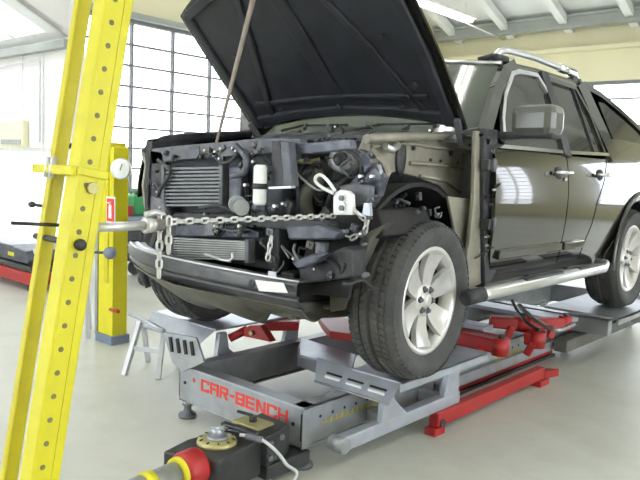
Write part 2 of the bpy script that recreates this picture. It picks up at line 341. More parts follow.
# --- doors and sides (both sides)
for sd in (1, -1):
    lab = None
    fd = C('front_door', patch([(.86, .60), (1.0, .545), (1.3, .52), (1.55, .53)], 1.455, .87, 1.545, 0, sd), 'paint', sol=.025, solo=-1)
    rd_edge = [(.87, 1.80), (1.0, 1.84), (1.1, 1.90), (1.25, 1.94), (1.40, 2.06), (1.55, 2.14)]
    rd = C('rear_door', patch(1.468, rd_edge, .87, 1.545, 0, sd), 'paint', sol=.025, solo=-1)
    # moulding near the sill
    for door, a, b in ((fd, .62, 1.44), (rd, 1.48, 1.80)):
        m = MB(); m.bb((sd*(sx(.98)-.004), a, .955), (sd*(sx(.98)+.022), b, 1.005)); obj('door_moulding', m, 'paint', door, bev=.006)
    for door, y in ((fd, 1.33), (rd, 2.0)):
        x = sd*.925
        m = MB().tube([(x, y-.10, 1.437), (x+sd*.04, y-.075, 1.44), (x+sd*.042, y+.06, 1.44), (x, y+.09, 1.437)], .012, 8)
        obj('door_handle', m, 'chrome', door)
        obj('handle_recess', MB().ball((x-sd*.012, y-.01, 1.435), .055, 14, (.35, 1, .75)), 'dark', door)
    obj('lock_cylinder', MB().cyl((sd*.915, 1.40, 1.40), (sd*.932, 1.40, 1.40), .011, 12), 'chrome', fd)
    # greenhouse frames
    gf = MB()
    C('belt_moulding', ribbon([(.56, 1.56), (1.45, 1.565), (2.2, 1.58), (2.35, 1.60)], .022, .006, sd, .014), 'chrome')
    C('front_pillar', ribbon([(.46, 1.60), (.62, 1.74), (.78, 1.88), (.95, 2.0), (1.10, 2.055)], .075, -.01, sd, .04), 'paint')
    C('window_frame', ribbon([(.66, 1.60), (.72, 1.72), (.84, 1.86), (1.02, 2.0), (1.12, 2.025), (1.38, 2.035), (1.46, 1.94)], .028, .004, sd, .02), 'alu' if sd == 1 else 'paint',
      label='silvery front edge of the door window frame' if sd == 1 else None)
    C('centre_pillar', ribbon([(1.46, 1.57), (1.50, 1.80), (1.50, 2.04)], .10, .0, sd, .03), 'dark')
    C('rear_window_frame', ribbon([(1.53, 2.03), (1.96, 2.02), (2.08, 1.85), (2.12, 1.60)], .03, .004, sd, .02), 'paint')
    C('rear_pillar', ribbon([(2.28, 1.60), (2.20, 1.80), (2.12, 2.02)], .17, .0, sd, .03), 'paint')
    fg = patch([(1.58, .67), (1.72, .76), (1.86, .88), (2.01, 1.06)], [(1.58, 1.43), (1.9, 1.45), (2.01, 1.38)], 1.575, 2.01, -.006, sd, 6, 8)
    C('front_side_window', fg, 'glass_car', sol=.004)
    C('rear_side_window', patch(1.54, [(1.58, 1.93), (1.8, 1.93), (2.0, 1.90)], 1.575, 2.01, -.006, sd, 6, 6), 'glass_car', sol=.004)
    C('division_bar', ribbon([(1.955, 1.58), (1.93, 2.0)], .022, .0, sd, .016), 'dark')
    C('rear_vent_window', patch(1.97, [(1.58, 2.10), (1.8, 2.07), (2.0, 1.98)], 1.575, 2.0, -.006, sd, 4, 6), 'glass_car', sol=.004)
    C('quarter_window', patch([(1.62, 2.44), (1.75, 2.40), (1.96, 2.36)], [(1.70, 3.18), (1.80, 3.00), (1.97, 2.46)], 1.70, 1.965, .0, sd, 6, 6), 'glass_car', sol=.004)
    C('buttress_frame', ribbon([(2.10, 2.065), (2.44, 2.02), (2.80, 1.92), (3.14, 1.80), (3.36, 1.66), (3.42, 1.60)], .045, .0, sd, .03), 'paint')
    C('buttress_base', patch(2.34, [(1.60, 3.42), (1.70, 3.32)], 1.585, 1.70, .0, sd, 8, 4), 'paint', sol=.02, solo=-1)
    C('roof_side_panel', patch([(2.02, 1.02), (2.075, 1.0)], 2.36, 2.02, 2.075, .0, sd, 10, 4), 'paint', sol=.02, solo=-1)
    # quarter panel with wheel arch
    def qp(z0, z1, y0, y1): return patch(y0, y1, z0, z1, .0, sd, 6, 8)
    arch = [(.80+.47*math.sin(a), 2.85-.47*math.cos(a)) for a in [PI/2*i/8 for i in range(9)]]
    archb = [(z, 5.70-y) for z, y in arch]
    edge2 = [(.87, 1.82), (1.0, 1.86), (1.1, 1.92), (1.25, 1.96), (1.40, 2.08), (1.55, 2.16)]
    m = patch(edge2, [(.87, arch[0][1])]+[(z, y) for z, y in arch[1:]]+[(1.28, 2.85)], .87, 1.27, 0, sd, 6, 12)
    m.grid(lambda u, v: V((sd*sx(.87+.4*v), interp(archb+[(1.28, 2.85)], .87+.4*v)*(1-u)+3.86*u, .87+.4*v)), 6, 12)
    m.grid(lambda u, v: V((sd*sx(1.27+.33*v), (interp(edge2, 1.27+.33*v))*(1-u)+3.86*u, 1.27+.33*v)), 16, 8)
    C('quarter_panel', m, 'paint', sol=.02, solo=-1)
    m = MB(); pr = [(.465, .0), (.505, .012), (.525, .03), (.51, .05), (.46, .03)]
    def fl(u, v, sd=sd):
        a = -.08+u*(PI+.16); k = v*(len(pr)-1); i = min(int(k), len(pr)-2); t = k-i; r = pr[i][0]*(1-t)+pr[i+1][0]*t; h = pr[i][1]*(1-t)+pr[i+1][1]*t
        return V((sd*(.90+h), 2.85-r*math.cos(a), .80+r*math.sin(a)))
    C('wheel_arch_flare', m.grid(fl, 28, 8), 'paint')
    C('rear_wheelhouse', MB().grid(lambda u, v, sd=sd: V((sd*(.60+.30*v), 2.85-.455*math.cos(u*PI), .80+.455*math.sin(u*PI))), 20, 2), 'void', sol=.01)
    C('sill', MB().bb((sd*.80, .55, .80), (sd*.875, 2.36, .885)), 'paint', bev=.015)
    # running board
    rb = C('running_board', MB().tube([(sd*.96, .24, .80), (sd*1.0, .34, .815), (sd*1.0, 1.95, .815), (sd*.97, 2.06, .83), (sd*.90, 2.12, .83)], [.026, .035, .035, .034, .026], 14), 'alu', label='brushed silver tubular side step')
    obj('tread_pad', MB().bb((sd*.972, .75, .840), (sd*1.025, 1.25, .855)), 'dark', rb, bev=.008)
    obj('tread_pad', MB().bb((sd*.972, 1.5, .840), (sd*1.025, 1.95, .855)), 'dark', rb, bev=.008)
    obj('step_end_cap', MB().cyl((sd*.955, .215, .797), (sd*.99, .33, .812), .038, 16), 'dark', rb)
    for y in (.6, 1.25, 1.85): obj('step_bracket', MB().bar((sd*.78, y, .74), (sd*.99, y, .80), .04, .012), 'iron', rb)
    # roof rail
    rr = C('roof_rail', MB().tube([(sd*.60, .99, 2.085), (sd*.615, 1.03, 2.13), (sd*.62, 1.10, 2.155), (sd*.62, 1.5, 2.165), (sd*.62, 2.15, 2.145), (sd*.60, 2.26, 2.08)], [.02, .024, .022, .021, .021, .02], 12), 'alu', label='silver tubular roof rail')
    for y in (1.05, 2.17): obj('rail_foot', MB().box((sd*.612, y, 2.10), (.055, .16, .04)), 'dark', rr, bev=.015)
    obj('rail_end_cover', MB().tube([(sd*.50, .99, 2.095), (sd*.59, 1.03, 2.105)], [.012, .03], 10), 'dark', rr)
    obj('rail_sleeve', MB().cyl((sd*.62, 1.86, 2.155), (sd*.62, 2.13, 2.146), .030, 14), 'chrome', rr)
# --- roof, floor pan, cabin
def roof_fn(u, v):
    y = 1.0+2.45*v; q = 2*u-1; k = 1-q*q
    z = interp([(1.0, 2.06), (1.4, 2.075), (2.1, 2.07), (2.44, 2.02), (2.80, 1.93), (3.14, 1.81), (3.36, 1.66), (3.45, 1.62)], y)
    w = sx(z)+.004
    return V((q*w, y+(-.05*k if v < .01 else 0), z+.03*k))
C('roof', MB().grid(roof_fn, 14, 24), 'paint', sol=.02)
C('bed_cover', MB().bb((-.84, 3.40, 1.58), (.84, 3.84, 1.63)), 'paint', bev=.02)
C('windshield', MB().grid(lambda u, v: V(((-.80+1.60*u)*(1-.16*v), (.47+.55*v)-.10*(1-(2*u-1)**2), 1.60+.455*v+.02*(1-(2*u-1)**2))), 12, 8), 'windshield', sol=.006)
C('windshield_surround', MB().tube([(-.66, .995, 2.062), (-.3, .95, 2.085), (.3, .95, 2.085), (.66, .995, 2.062)], .014, 8), 'alu')
C('cowl', MB().grid(lambda u, v: V((-.76+1.52*u, .36+.13*v-.05*(1-(2*u-1)**2), 1.575+.04*v+.02*(1-(2*u-1)**2))), 14, 3), 'greyp', sol=.02)
for k in range(2):
    x0 = -.55+k*.6
    C('wiper', MB().tube([(x0, .40, 1.635), (x0+.2, .385, 1.668), (x0+.55, .40, 1.668)], [.010, .008, .006], 6), 'dark')
C('cabin_floor', MB().bb((-.80, .50, .80), (.80, 3.8, .86)).bb((-.60, .50, .86), (.60, .56, 1.58)), 'interior')
C('dashboard', MB().bb((-.74, .78, 1.25), (.74, 1.0, 1.58)), 'interior', bev=.05)
C('tailgate', MB().grid(lambda u, v: V((-.86+1.72*u if v < .55 else (-.86+1.72*u), 3.86, .88+.74*v)), 8, 10), 'paint', sol=.03)
for sd in (-1, 1): C('tail_lamp', MB().bb((sd*.70, 3.83, 1.22), (sd*.88, 3.89, 1.52)), 'lens', bev=.02)
C('rear_bumper', MB().bb((-.90, 3.80, .78), (.90, 3.98, .98)), 'paint', bev=.05)
# seats seen dimly through the glass
for x in (-.38, .38):
    st = C('seat', MB().bb((x-.25, 1.25, 1.05), (x+.25, 1.75, 1.20)), 'interior', bev=.04)
    obj('seat_back', MB().box((x, 1.78, 1.48), (.48, .14, .60), Matrix.Rotation(-.2, 3, 'X')), 'interior', st, bev=.05)
    obj('headrest', MB().box((x, 1.86, 1.86), (.26, .10, .17)), 'interior', st, bev=.04)
# --- mirror
for sd in (1, -1):
    mi = C('door_mirror', MB().box((sd*1.06, .66, 1.695), (.25, .155, .165), Matrix.Rotation(sd*-.10, 3, 'Z')), 'mirror_shell', bev=.045, label='black door mirror with pale upper shell' if sd == 1 else None)
    obj('mirror_arm', MB().bb((sd*.86, .60, 1.60), (sd*1.0, .72, 1.64)), 'dark', mi, bev=.012)
    obj('mirror_lower_shell', MB().box((sd*1.06, .665, 1.623), (.22, .13, .035)), 'dark', mi, bev=.012)
    obj('mirror_glass', MB().box((sd*1.06, .742, 1.695), (.20, .006, .125), Matrix.Rotation(sd*-.10, 3, 'Z')), 'chrome', mi)
# --- wheels
def wheel(cx, cy, steer, full=True):
    sd = 1 if cx > 0 else -1
    R = Matrix.Rotation(steer, 3, 'Z')
    A = R @ V((sd, 0, 0)); O = V((cx, cy, HUB))
    prof = [(.262, .098), (.285, .112), (.325, .122), (.352, .118), (.366, .108), (.374, .098), (.3785, .082), (.3785, .060), (.368, .058), (.368, .050), (.380, .048), (.381, .012), (.370, .010), (.370, -.010), (.381, -.012), (.380, -.048), (.368, -.050), (.368, -.058), (.3785, -.060), (.3785, -.082), (.374, -.098), (.366, -.108), (.352, -.118), (.325, -.122), (.285, -.112), (.262, -.098)]
    ty = C('tyre', MB().lathe([(r, h*1.04) for r, h in prof], O, A, 72), 'rubber')
    # tread: shoulder and rib lateral sipes as raised blocks
    x, y, d = frame(A); tb = MB()
    for k in range(72):
        for (h0, h1, ph, sk) in ((.086, .124, 0, .0), (.055, .082, .5, .25), (.014, .046, .2, .3), (-.046, -.014, .5, -.3), (-.082, -.055, .1, -.25), (-.124, -.086, .4, 0)):
            a0 = 2*PI*(k+ph)/72; a1 = a0+2*PI/72*.74
            def pp(a, h, r): return O+d*h+(x*math.cos(a)+y*math.sin(a))*r
            s_ = sk*2*PI/72
            r0 = .372; ra = .3835 if abs(h0) < .1 and h0 < .084 and h0 > -.1 else .380
            rb_ = ra if abs(h1) < .1 else .364; ra2 = ra if abs(h0) < .1 else .364
            P = [pp(a0, h0, r0 if abs(h0) < .1 else .355), pp(a1, h0, r0 if abs(h0) < .1 else .355), pp(a1+s_, h1, r0 if abs(h1) < .1 else .355), pp(a0+s_, h1, r0 if abs(h1) < .1 else .355),
                 pp(a0, h0, ra2), pp(a1, h0, ra2), pp(a1+s_, h1, rb_), pp(a0+s_, h1, rb_)]
            tb.add(P, [(4, 5, 6, 7), (0, 1, 5, 4), (1, 2, 6, 5), (2, 3, 7, 6), (3, 0, 4, 7)])
    obj('tread_blocks', tb, 'rubber', ty, kind='stuff')
    # rim
    rim = C('wheel_rim', MB().lathe([(.215, .03), (.222, .075), (.236, .098), (.248, .104), (.258, .104), (.264, .098), (.262, .085), (.250, .075), (.240, -.10)], O, A, 64), 'rim')
    obj('rim_barrel', MB().lathe([(.226, .05), (.214, -.02), (.205, -.09), (.02, -.095)], O, A, 40), 'iron', rim)
    obj('brake_disc', MB().lathe([(.02, -.03), (.155, -.03), (.155, -.05), (.02, -.05)], O, A, 40), 'steel_top', rim)
    if full or True:
        for k in range(6):
            a = 2*PI*(k+.35)/6+(0 if full else .4); e = x*math.cos(a)+y*math.sin(a); s_ = d.cross(e)
            def fn(u, v):
                r = .045+.183*v; w = .035+.036*v; q = 2*u-1
                h = .060-.016*v*(1-v)*2+.030*v*v - (.010*(1-abs(q)**1.6))*(.4+.6*v)
                return O+e*r+s_*(w*q)+d*h
            obj('spoke', MB().grid(fn, 6, 8), 'rim', rim, sol=.026, solo=0)
        hub = obj('wheel_hub', MB().lathe([(0, .094), (.024, .094), (.030, .088), (.033, .078), (.060, .078), (.080, .070), (.086, .045)], O, A, 32), 'rim', rim)
        for k in range(6):
            a = 2*PI*(k+.85)/6; e = x*math.cos(a)+y*math.sin(a)
            p = O+e*.057
            obj('lug_nut', MB().cyl(p+d*.045, p+d*.092, .0105, 6), 'greyp', rim)
            obj('lug_recess', MB().cyl(p+d*.045, p+d*.0795, .0165, 14), 'iron', rim)
        a = 2*PI*.35/6+.5; e = x*math.cos(a)+y*math.sin(a)
wheel(.79, 0, .07); wheel(-.79, 0, .05); wheel(.79, 2.85, 0, False); wheel(-.79, 2.85, 0, False)
# --- hood
def hood_fn(u, v):
    x = -1+2*u; k = 1-x*x
    w = .80+.02*math.sin(PI*v)
    y = .40-.63*v-.16*k*v*v+ .02*k; z = 1.63+.09*k*(1-v)+.635*v+.16*k*v*v+.03*math.sin(PI*v)*.4
    return V((x*w, y, z))
hood = C('hood', MB().grid(hood_fn, 24, 18), 'paint', sol=.012, solo=1)
def hood_in(u, v, d): 
    p = hood_fn(.03+.94*u, .03+.94*v); return p+V((0, -.7, -.7))*d
hl = obj('hood_liner', MB().grid(lambda u, v: hood_in(u, v, .012), 24, 18), 'hoodin', hood)
def rib(pts, w, name='hood_rib', h=.03):
    P = [hood_in(a, b, .016) for a, b in pts]; m = MB()
    for a, b in zip(P, P[1:]): 
        d = (b-a).normalized(); m.bar(a-d*w*.3, b+d*w*.3, w, h, up=(0, -.7, -.7))
    return obj(name, m, 'hoodin', hood, bev=.01)
rib([(.02, .02), (.02, .5), (.02, .98)], .06); rib([(.98, .02), (.98, .5), (.98, .98)], .06)
rib([(.03, .98), (.25, .98), (.5, .98), (.75, .98), (.97, .98)], .06)
rib([(.05, .06), (.25, .05), (.5, .05), (.75, .05), (.95, .06)], .06)
rib([(.08, .20), (.25, .17), (.5, .16), (.75, .17), (.92, .20)], .035, h=.02)
rib([(.12, .08), (.22, .5), (.34, .95)], .045, h=.022); rib([(.88, .08), (.78, .5), (.66, .95)], .045, h=.022)
rib([(.5, .22), (.5, .9)], .10, 'hood_centre_panel', .018)
for a, b in ((.2, .12), (.8, .12), (.15, .6), (.86, .62), (.5, .1), (.9, .3), (.84, .2)):
    p = hood_in(a, b, .03); obj('rubber_stop', MB().cyl(p, p+V((0, -.012, -.012)), .014, 10), 'dark', hood)
for sd in (-1, 1): obj('hood_hinge', MB().bar((sd*.76, .42, 1.57), (sd*.78, .33, 1.68), .03, .03), 'greyp', hood)

# --- stripped front end: aprons, wheelhouse, hinge pillar
def poly_x(name, pix, x, th, m, off=0, **k):     # sheet lying in a lengthwise plane
    P = [aX(px, py, x) for px, py in pix]; return C(name, MB().slab(P, (th, 0, 0)), m, **k)
ap = poly_x('inner_fender_apron', [(360, 152), (366, 138), (415, 136), (478, 134), (482, 160), (480, 205), (468, 203), (452, 200), (440, 186), (418, 177), (396, 172), (378, 176), (366, 172)], .66, -.02, 'primer', bev=.004, label='bare beige metal apron over the front wheel')
def onap(px, py, x=.668): return aX(px, py, x)
for (px, py, r) in ((414, 148, .012), (451, 153, .016), (431, 160, .008), (441, 161, .008), (458, 163, .007), (470, 145, .010)):
    p = onap(px, py); obj('apron_hole', MB().cyl(p-V((.004, 0, 0)), p+V((.003, 0, 0)), r, 10), 'dark', ap)
for pts in ([(372, 147), (410, 143), (440, 148), (472, 151)], [(410, 163), (440, 165), (476, 168)], [(420, 176), (445, 180), (462, 192), (476, 194)]):
    obj('apron_seam', MB().tube([onap(*q) for q in pts], .010, 8), 'primer', ap)
obj('apron_flange', MB().tube([onap(*q, .69) for q in [(366, 139), (400, 137), (440, 136), (478, 133)]], .022, 8), 'primer', ap)
p = onap(401, 158); obj('apron_tower_opening', MB().ball(p, .11, 16, (.12, .38, .85)), 'dark', ap)
p = onap(388, 150); obj('apron_bracket', MB().tube([onap(385, 146, .70), onap(392, 150, .70), onap(398, 145, .70)], .018, 8), 'chain', ap)
wh = C('wheelhouse_liner', MB().grid(lambda u, v: V((.48+.30*v, .03-.50*math.cos(u*PI*1.02), .83+.50*math.sin(u*PI*1.02)+.02*v)), 24, 6), 'void', sol=.02)
C('wheelhouse_inner', MB().prism([(.03-.50*math.cos(PI*i/12), .78+.52*math.sin(PI*i/12)) for i in range(13)], 'x', .46, .48), 'void')
# hinge pillar strip, beige then dark with hinges
C('hinge_pillar', MB().slab([aX(*q, .86) for q in [(476, 131), (489, 131), (488, 200), (489, 280), (474, 287), (462, 290), (465, 270), (470, 240), (474, 200)]], (-.025, 0, 0)), 'primer', bev=.006, label='bare beige hinge pillar')
C('pillar_web', MB().slab([aX(*q, .80) for q in [(448, 196), (478, 200), (476, 250), (470, 292), (452, 292), (458, 250), (452, 215)]], (-.02, 0, 0)), 'primer', bev=.006)
C('door_jamb', MB().slab([aX(*q, .885) for q in [(484, 128), (498, 130), (498, 268), (490, 283), (485, 283), (484, 200)]], (-.03, 0, 0)), 'dark', bev=.006)
for py in (165, 224):
    a = aX(489, py, .90); h = C('door_hinge', MB().box(a, (.05, .09, .055)), 'iron', bev=.006)
    obj('hinge_pin', MB().cyl(a+V((.028, 0, -.035)), a+V((.028, 0, .035)), .010, 10), 'greyp', h)
C('cowl_corner', MB().slab([aX(*q, .84) for q in [(462, 133), (468, 130), (486, 126), (495, 133), (480, 136)]], (-.03, 0, 0)), 'dark', bev=.004)
C('rear_apron_panel', MB().bb((.58, .60, .82), (.84, .63, 1.52)), 'greyp')

# --- far side fender still fitted
ff = MB().grid(lambda u, v: V((-.80-.10*math.sin(v*PI/2)-(.02*math.sin(PI*u)), -.44+.87*u+(.14*(1-u)*(v)**2)*0, (1.59-.06*(1-u)**2)-.34*v)), 16, 10)
ffo = C('far_fender', ff, 'paint', sol=.01, label='glossy black front fender still fitted on the far side')
C('fender_top_edge', MB().tube([aX(*q, -.82) for q in [(143, 152), (152, 146), (166, 141), (190, 138), (220, 136), (250, 134)]], [.014, .030, .036, .034, .030, .024], 10), 'dark')
C('fender_front_edge', MB().tube([aX(*q, -.82) for q in [(143, 152), (147, 165), (144, 185), (146, 205), (150, 215)]], .014, 8), 'primer')
# --- radiator support
FY = -.52
def Yb(name, pix, y, th, m, bev=.004, parent=None, **k):
    P = [aY(px, py, y) for px, py in pix]; return obj(name, MB().slab(P, (0, th, 0)), m, parent or car, bev=bev, **k)
Yb('radiator_support_top', [(150, 149), (175, 146), (232, 141), (262, 138), (300, 139), (300, 152), (262, 154), (235, 155), (200, 158), (166, 162), (152, 165)], FY+.04, .05, 'greyp')
Yb('support_upper_skin', [(176, 150), (235, 147), (236, 156), (176, 160)], FY+.0, .03, 'greyp')
Yb('support_side', [(150, 150), (163, 152), (162, 215), (152, 222), (147, 205)], FY+.04, .05, 'dark')
Yb('headlamp_carrier', [(150, 196), (163, 198), (165, 216), (150, 218)], FY-.03, .06, 'greyp', .012)
Yb('latch_panel', [(277, 140), (305, 143), (350, 139), (352, 149), (310, 154), (296, 153), (294, 160), (288, 162), (287, 151), (277, 150)], FY+.03, .04, 'darkblue', .006)
Yb('support_strut', [(271, 141), (279, 141), (291, 186), (272, 187)], FY-.02, .05, 'dark', .006)
Yb('support_strut_face', [(280, 141), (288, 142), (292, 187), (283, 187)], FY-.03, .05, 'greyp', .006)
obj('strut_flange', MB().bar(aY(271, 188, FY-.05), aY(293, 187, FY-.05), .03, .01), 'chain', car)
Yb('radiator_shroud', [(228, 158), (268, 156), (272, 216), (228, 216)], FY+.12, .05, 'dark', .01)
Yb('side_tank', [(228, 166), (240, 165), (241, 212), (228, 212)], FY, .06, 'darkblue', .012)
# intercooler with fins
def cooler(name, x0, y0, x1, y1, yy, n, label, mf='fins', dk='findark', th=.06, sl=0):
    c = [(x0, y0), (x1, y0-sl), (x1, y1-sl*.3), (x0, y1)]
    a, b, cc, d = [aY(*q, yy) for q in c]
    t = Yb(name, c, yy+.012, th, dk, .004, label=label)
    for i in range(n):
        f = (i+.5)/n; p = a.lerp(d, f); q = b.lerp(cc, f)
        obj('cooling_fin', MB().bar(p+V((0, .0, 0)), q, .03, (a-d).length/n*.52, up=(0, 0, 1)), mf, t)
    for (p, q) in ((a, d), (b, cc)):
        obj('header_tank', MB().bar(p+V((0, 0, .012)), q-V((0, 0, .012)), .028, .05, up=(0, 1, 0)), 'greyp', t, bev=.006)
    return t
cooler('intercooler', 166, 167, 224, 207, FY, 11, 'finned alloy intercooler in the upper grille opening', sl=1)
cooler('air_conditioning_condenser', 174, 237, 250, 259, FY-.02, 9, 'dark finned cooler in the lower grille opening', 'steel_top', 'dark', sl=-4)
Yb('lower_support_bar', [(165, 212), (262, 214), (330, 222), (332, 234), (262, 228), (165, 222)], FY+.02, .06, 'dark', .008)
Yb('horn_bracket', [(205, 218), (212, 218), (214, 236), (204, 236)], FY-.03, .03, 'greyp')
Yb('cross_bracket', [(176, 224), (240, 226), (258, 232), (258, 238), (176, 236)], FY+.0, .04, 'darkblue', .006)
Yb('lamp_bracket', [(285, 226), (318, 224), (340, 232), (335, 240), (288, 240)], FY-.02, .06, 'darkblue', .01)
# receiver bottle
bt = aY(260, 186, FY-.06)
rc = C('fluid_bottle', MB().lathe([(0, .098), (.022, .098), (.030, .090), (.032, .08), (.032, -.075), (.026, -.09), (0, -.09)], bt, (0, 0, 1), 20), 'white', label='white fluid bottle with a dark strap')
obj('bottle_strap', MB().cyl(bt+V((0, 0, -.014)), bt+V((0, 0, .012)), .0345, 20), 'dark', rc)
obj('bottle_base', MB().cyl(bt+V((0, 0, -.115)), bt+V((0, 0, -.088)), .036, 18), 'darkblue', rc)
# horn / pump
h0 = aY(242, 207, FY-.08); 
hr = C('horn', MB().cyl(h0+V((-.03, .02, 0)), h0+V((.03, -.03, .0)), .038, 18).cyl(h0+V((-.06, .02, .01)), h0+V((-.03, 0, .01)), .042, 18), 'galv')
obj('horn_mount', MB().bar(h0, h0+V((.06, .08, .06)), .03, .01), 'greyp', hr)
# hoses and looms at the front
def hose(name, pix, y, r, m='dark', **k): return C(name, MB().tube(smooth([aY(a, b, y+(c if c else 0)) for a, b, c in pix]), r, 10), m, **k)
def smooth(P, n=6):
    out = []
    for i in range(len(P)-1):
        p0 = P[max(i-1, 0)]; p1 = P[i]; p2 = P[i+1]; p3 = P[min(i+2, len(P)-1)]
        for k in range(n):
            t = k/n; out.append(.5*((2*p1)+(p2-p0)*t+(2*p0-5*p1+4*p2-p3)*t*t+(3*p1-p0-3*p2+p3)*t**3))
    out.append(P[-1]); return out
hose('radiator_hose', [(236, 146, 0), (246, 158, -.05), (244, 172, -.06), (232, 176, -.03)], FY-.02, .016, 'darkblue')
hose('wire_loom', [(158, 160, 0), (170, 172, -.03), (160, 190, -.03), (156, 205, 0)], FY, .010)
hose('wire_loom', [(214, 155, 0), (222, 163, -.03), (232, 160, -.03), (240, 152, 0)], FY-.01, .010)
hose('wire_loom', [(200, 208, 0), (214, 206, -.04), (226, 208, -.04), (238, 216, 0)], FY-.03, .010)
# --- engine bay
C('engine_block', MB().bb((-.28, -.25, 1.0), (.30, .34, 1.42)), 'iron', bev=.03)
C('engine_cover', MB().bb((-.26, -.20, 1.42), (.22, .30, 1.52)), 'dark', bev=.04)
C('firewall', MB().bb((-.62, .44, .95), (.62, .47, 1.57)), 'dark')
C('far_apron', MB().bb((-.76, -.48, 1.05), (-.70, .46, 1.52)), 'dark')
C('battery', MB().bb((-.62, -.30, 1.22), (-.36, .0, 1.44)), 'dark', bev=.01)
C('radiator', MB().bb((-.58, -.44, .90), (.30, -.36, 1.46)), 'findark', bev=.01)
C('fan_shroud', MB().bb((-.55, -.36, .95), (.28, -.28, 1.44)), 'dark', bev=.02)
# intake pipe + turbo-like part on near side
t0 = aY(345, 160, -.30)
al = C('alternator', MB().lathe([(0, -.07), (.055, -.07), (.068, -.055), (.068, -.01), (.060, 0), (.066, .01), (.066, .045), (.05, .06), (.02, .062), (0, .062)], t0, (.45, -1, .05), 26), 'galv', label='round bright metal engine accessory')
obj('pulley', MB().lathe([(0, .09), (.030, .09), (.034, .082), (.026, .074), (.034, .066), (.022, .06)], t0, (.45, -1, .05), 20), 'iron', al)
for k in range(6):
    a = k*PI/3; x, y, d = frame((.45, -1, .05)); p = t0+(x*math.cos(a)+y*math.sin(a))*.045+d*.048
    obj('vent_slot', MB().ball(p, .013, 8), 'dark', al)
hose('intake_pipe', [(296, 162, .05), (310, 158, .02), (325, 152, .02), (336, 156, .05)], -.30, .034, 'iron')
hose('coolant_pipe', [(293, 160, 0), (308, 162, -.02), (320, 160, .0)], -.34, .012, 'brass')
hose('intake_hose', [(308, 215, 0), (306, 195, -.04), (318, 178, -.02), (318, 166, .04)], -.34, .036, 'olive')
hose('coolant_hose', [(298, 216, 0), (300, 196, -.04), (297, 178, 0), (303, 165, .05)], -.36, .018, 'dark')
hose('coolant_hose', [(328, 205, 0), (334, 190, -.04), (345, 180, 0), (352, 178, .05)], -.34, .016, 'dark')
hose('brake_line', [(296, 172, 0), (306, 182, -.04), (318, 190, 0), (330, 188, .05)], -.38, .006, 'chain')
hose('wire_loom', [(296, 145, 0), (312, 150, -.04), (330, 146, 0), (352, 150, .05)], -.34, .012, 'dark')
hose('wire_loom', [(348, 150, 0), (358, 158, -.04), (362, 172, 0), (356, 190, .05)], -.36, .010, 'dark')
for px, py, y in ((300, 150, -.3), (318, 148, -.22), (330, 170, -.25), (315, 200, -.3), (340, 195, -.3), (303, 205, -.32), (327, 214, -.34), (309, 176, -.3), (350, 196, -.30), (288, 205, -.38), (280, 200, -.40)):
    c = aY(px, py, y); C('engine_fitting', MB().box(c, (.05+random.random()*.05, .05, .04+random.random()*.05), Matrix.Rotation(random.random(), 3, 'Y')), random.choice(['iron', 'dark', 'greyp', 'olive']), bev=.008)
# battery tray / side panel by the near wheel: dusty blue sheet with bright crease
Yb('lamp_housing_panel', [(357, 148), (366, 152), (376, 164), (384, 176), (378, 196), (371, 206), (350, 204), (345, 190), (352, 178), (358, 172)], -.34, .05, 'darkblue', .012)
Yb('battery_tray', [(338, 186), (356, 182), (372, 186), (370, 206), (345, 207)], -.38, .03, 'greyp', .010)
C('apron_front_edge', MB().tube([aY(*q, -.30) for q in [(372, 150), (384, 163), (388, 172), (380, 188), (372, 206)]], .016, 8), 'primer')
C('apron_front_strip', MB().tube([aY(*q, -.33) for q in [(379, 165), (382, 176), (374, 198)]], .010, 8), 'galv_lt')
# chassis horn behind the clamp and black mass in front of the tyre
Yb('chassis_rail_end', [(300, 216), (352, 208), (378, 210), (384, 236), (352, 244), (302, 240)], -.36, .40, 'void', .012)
Yb('crash_bracket', [(297, 262), (318, 258), (345, 246), (352, 250), (352, 278), (318, 282), (300, 284)], -.52, .10, 'dark', .010)
Yb('splash_shield', [(350, 240), (380, 226), (388, 222), (372, 238), (362, 262), (352, 286), (345, 310), (330, 312), (328, 280)], -.38, .06, 'olive', .01)
Yb('tow_bracket', [(290, 262), (312, 254), (328, 253), (316, 262), (298, 270)], -.60, .05, 'darkblue', .01)
C('body_mount', MB().cyl(aY(322, 250, -.52)-V((0, 0, .045)), aY(322, 250, -.52)+V((0, 0, .035)), .03, 16), 'greyp')
C('lower_arm', MB().bar((.25, -.02, .72), (.68, .0, .70), .09, .05).bar((-.25, -.02, .72), (-.68, 0, .70), .09, .05), 'iron', bev=.01)
C('drive_shaft', MB().cyl((-.7, .03, .80), (.7, .03, .80), .022, 12).cyl((.42, .03, .80), (.56, .03, .80), .05, 16, .035), 'iron')
C('damper_strut', MB().cyl((.60, .05, .78), (.52, .06, 1.30), .035, 14), 'iron')
C('subframe', MB().bb((-.42, -.30, .70), (.42, -.20, .80)).bb((-.46, .2, .66), (.46, .3, .76)).bb((-.46, -.5, .80), (-.38, 3.4, .92)).bb((.38, -.5, .80), (.46, 3.4, .92)), 'iron', bev=.01)
C('gearbox', MB().bb((-.16, .3, .72), (.16, 1.1, .98)), 'iron', bev=.04)
C('stabiliser_bar', MB().tube([(-.6, -.1, .74), (-.45, -.33, .74), (.45, -.33, .74), (.6, -.1, .74)], .013, 8), 'greyp')
C('skid_plate', MB().slab([(-.42, -.50, .70), (.48, -.50, .70), (.48, -.05, .655), (-.42, -.05, .655)], (0, 0, .09)), 'olive', bev=.02)
C('oil_sump', MB().bb((-.2, -.2, .66), (.22, .2, 1.0)), 'void', bev=.03)
C('tie_rod_end', MB().cyl((.45, -.1, .69), (.66, -.12, .69), .014, 10), 'greyp')
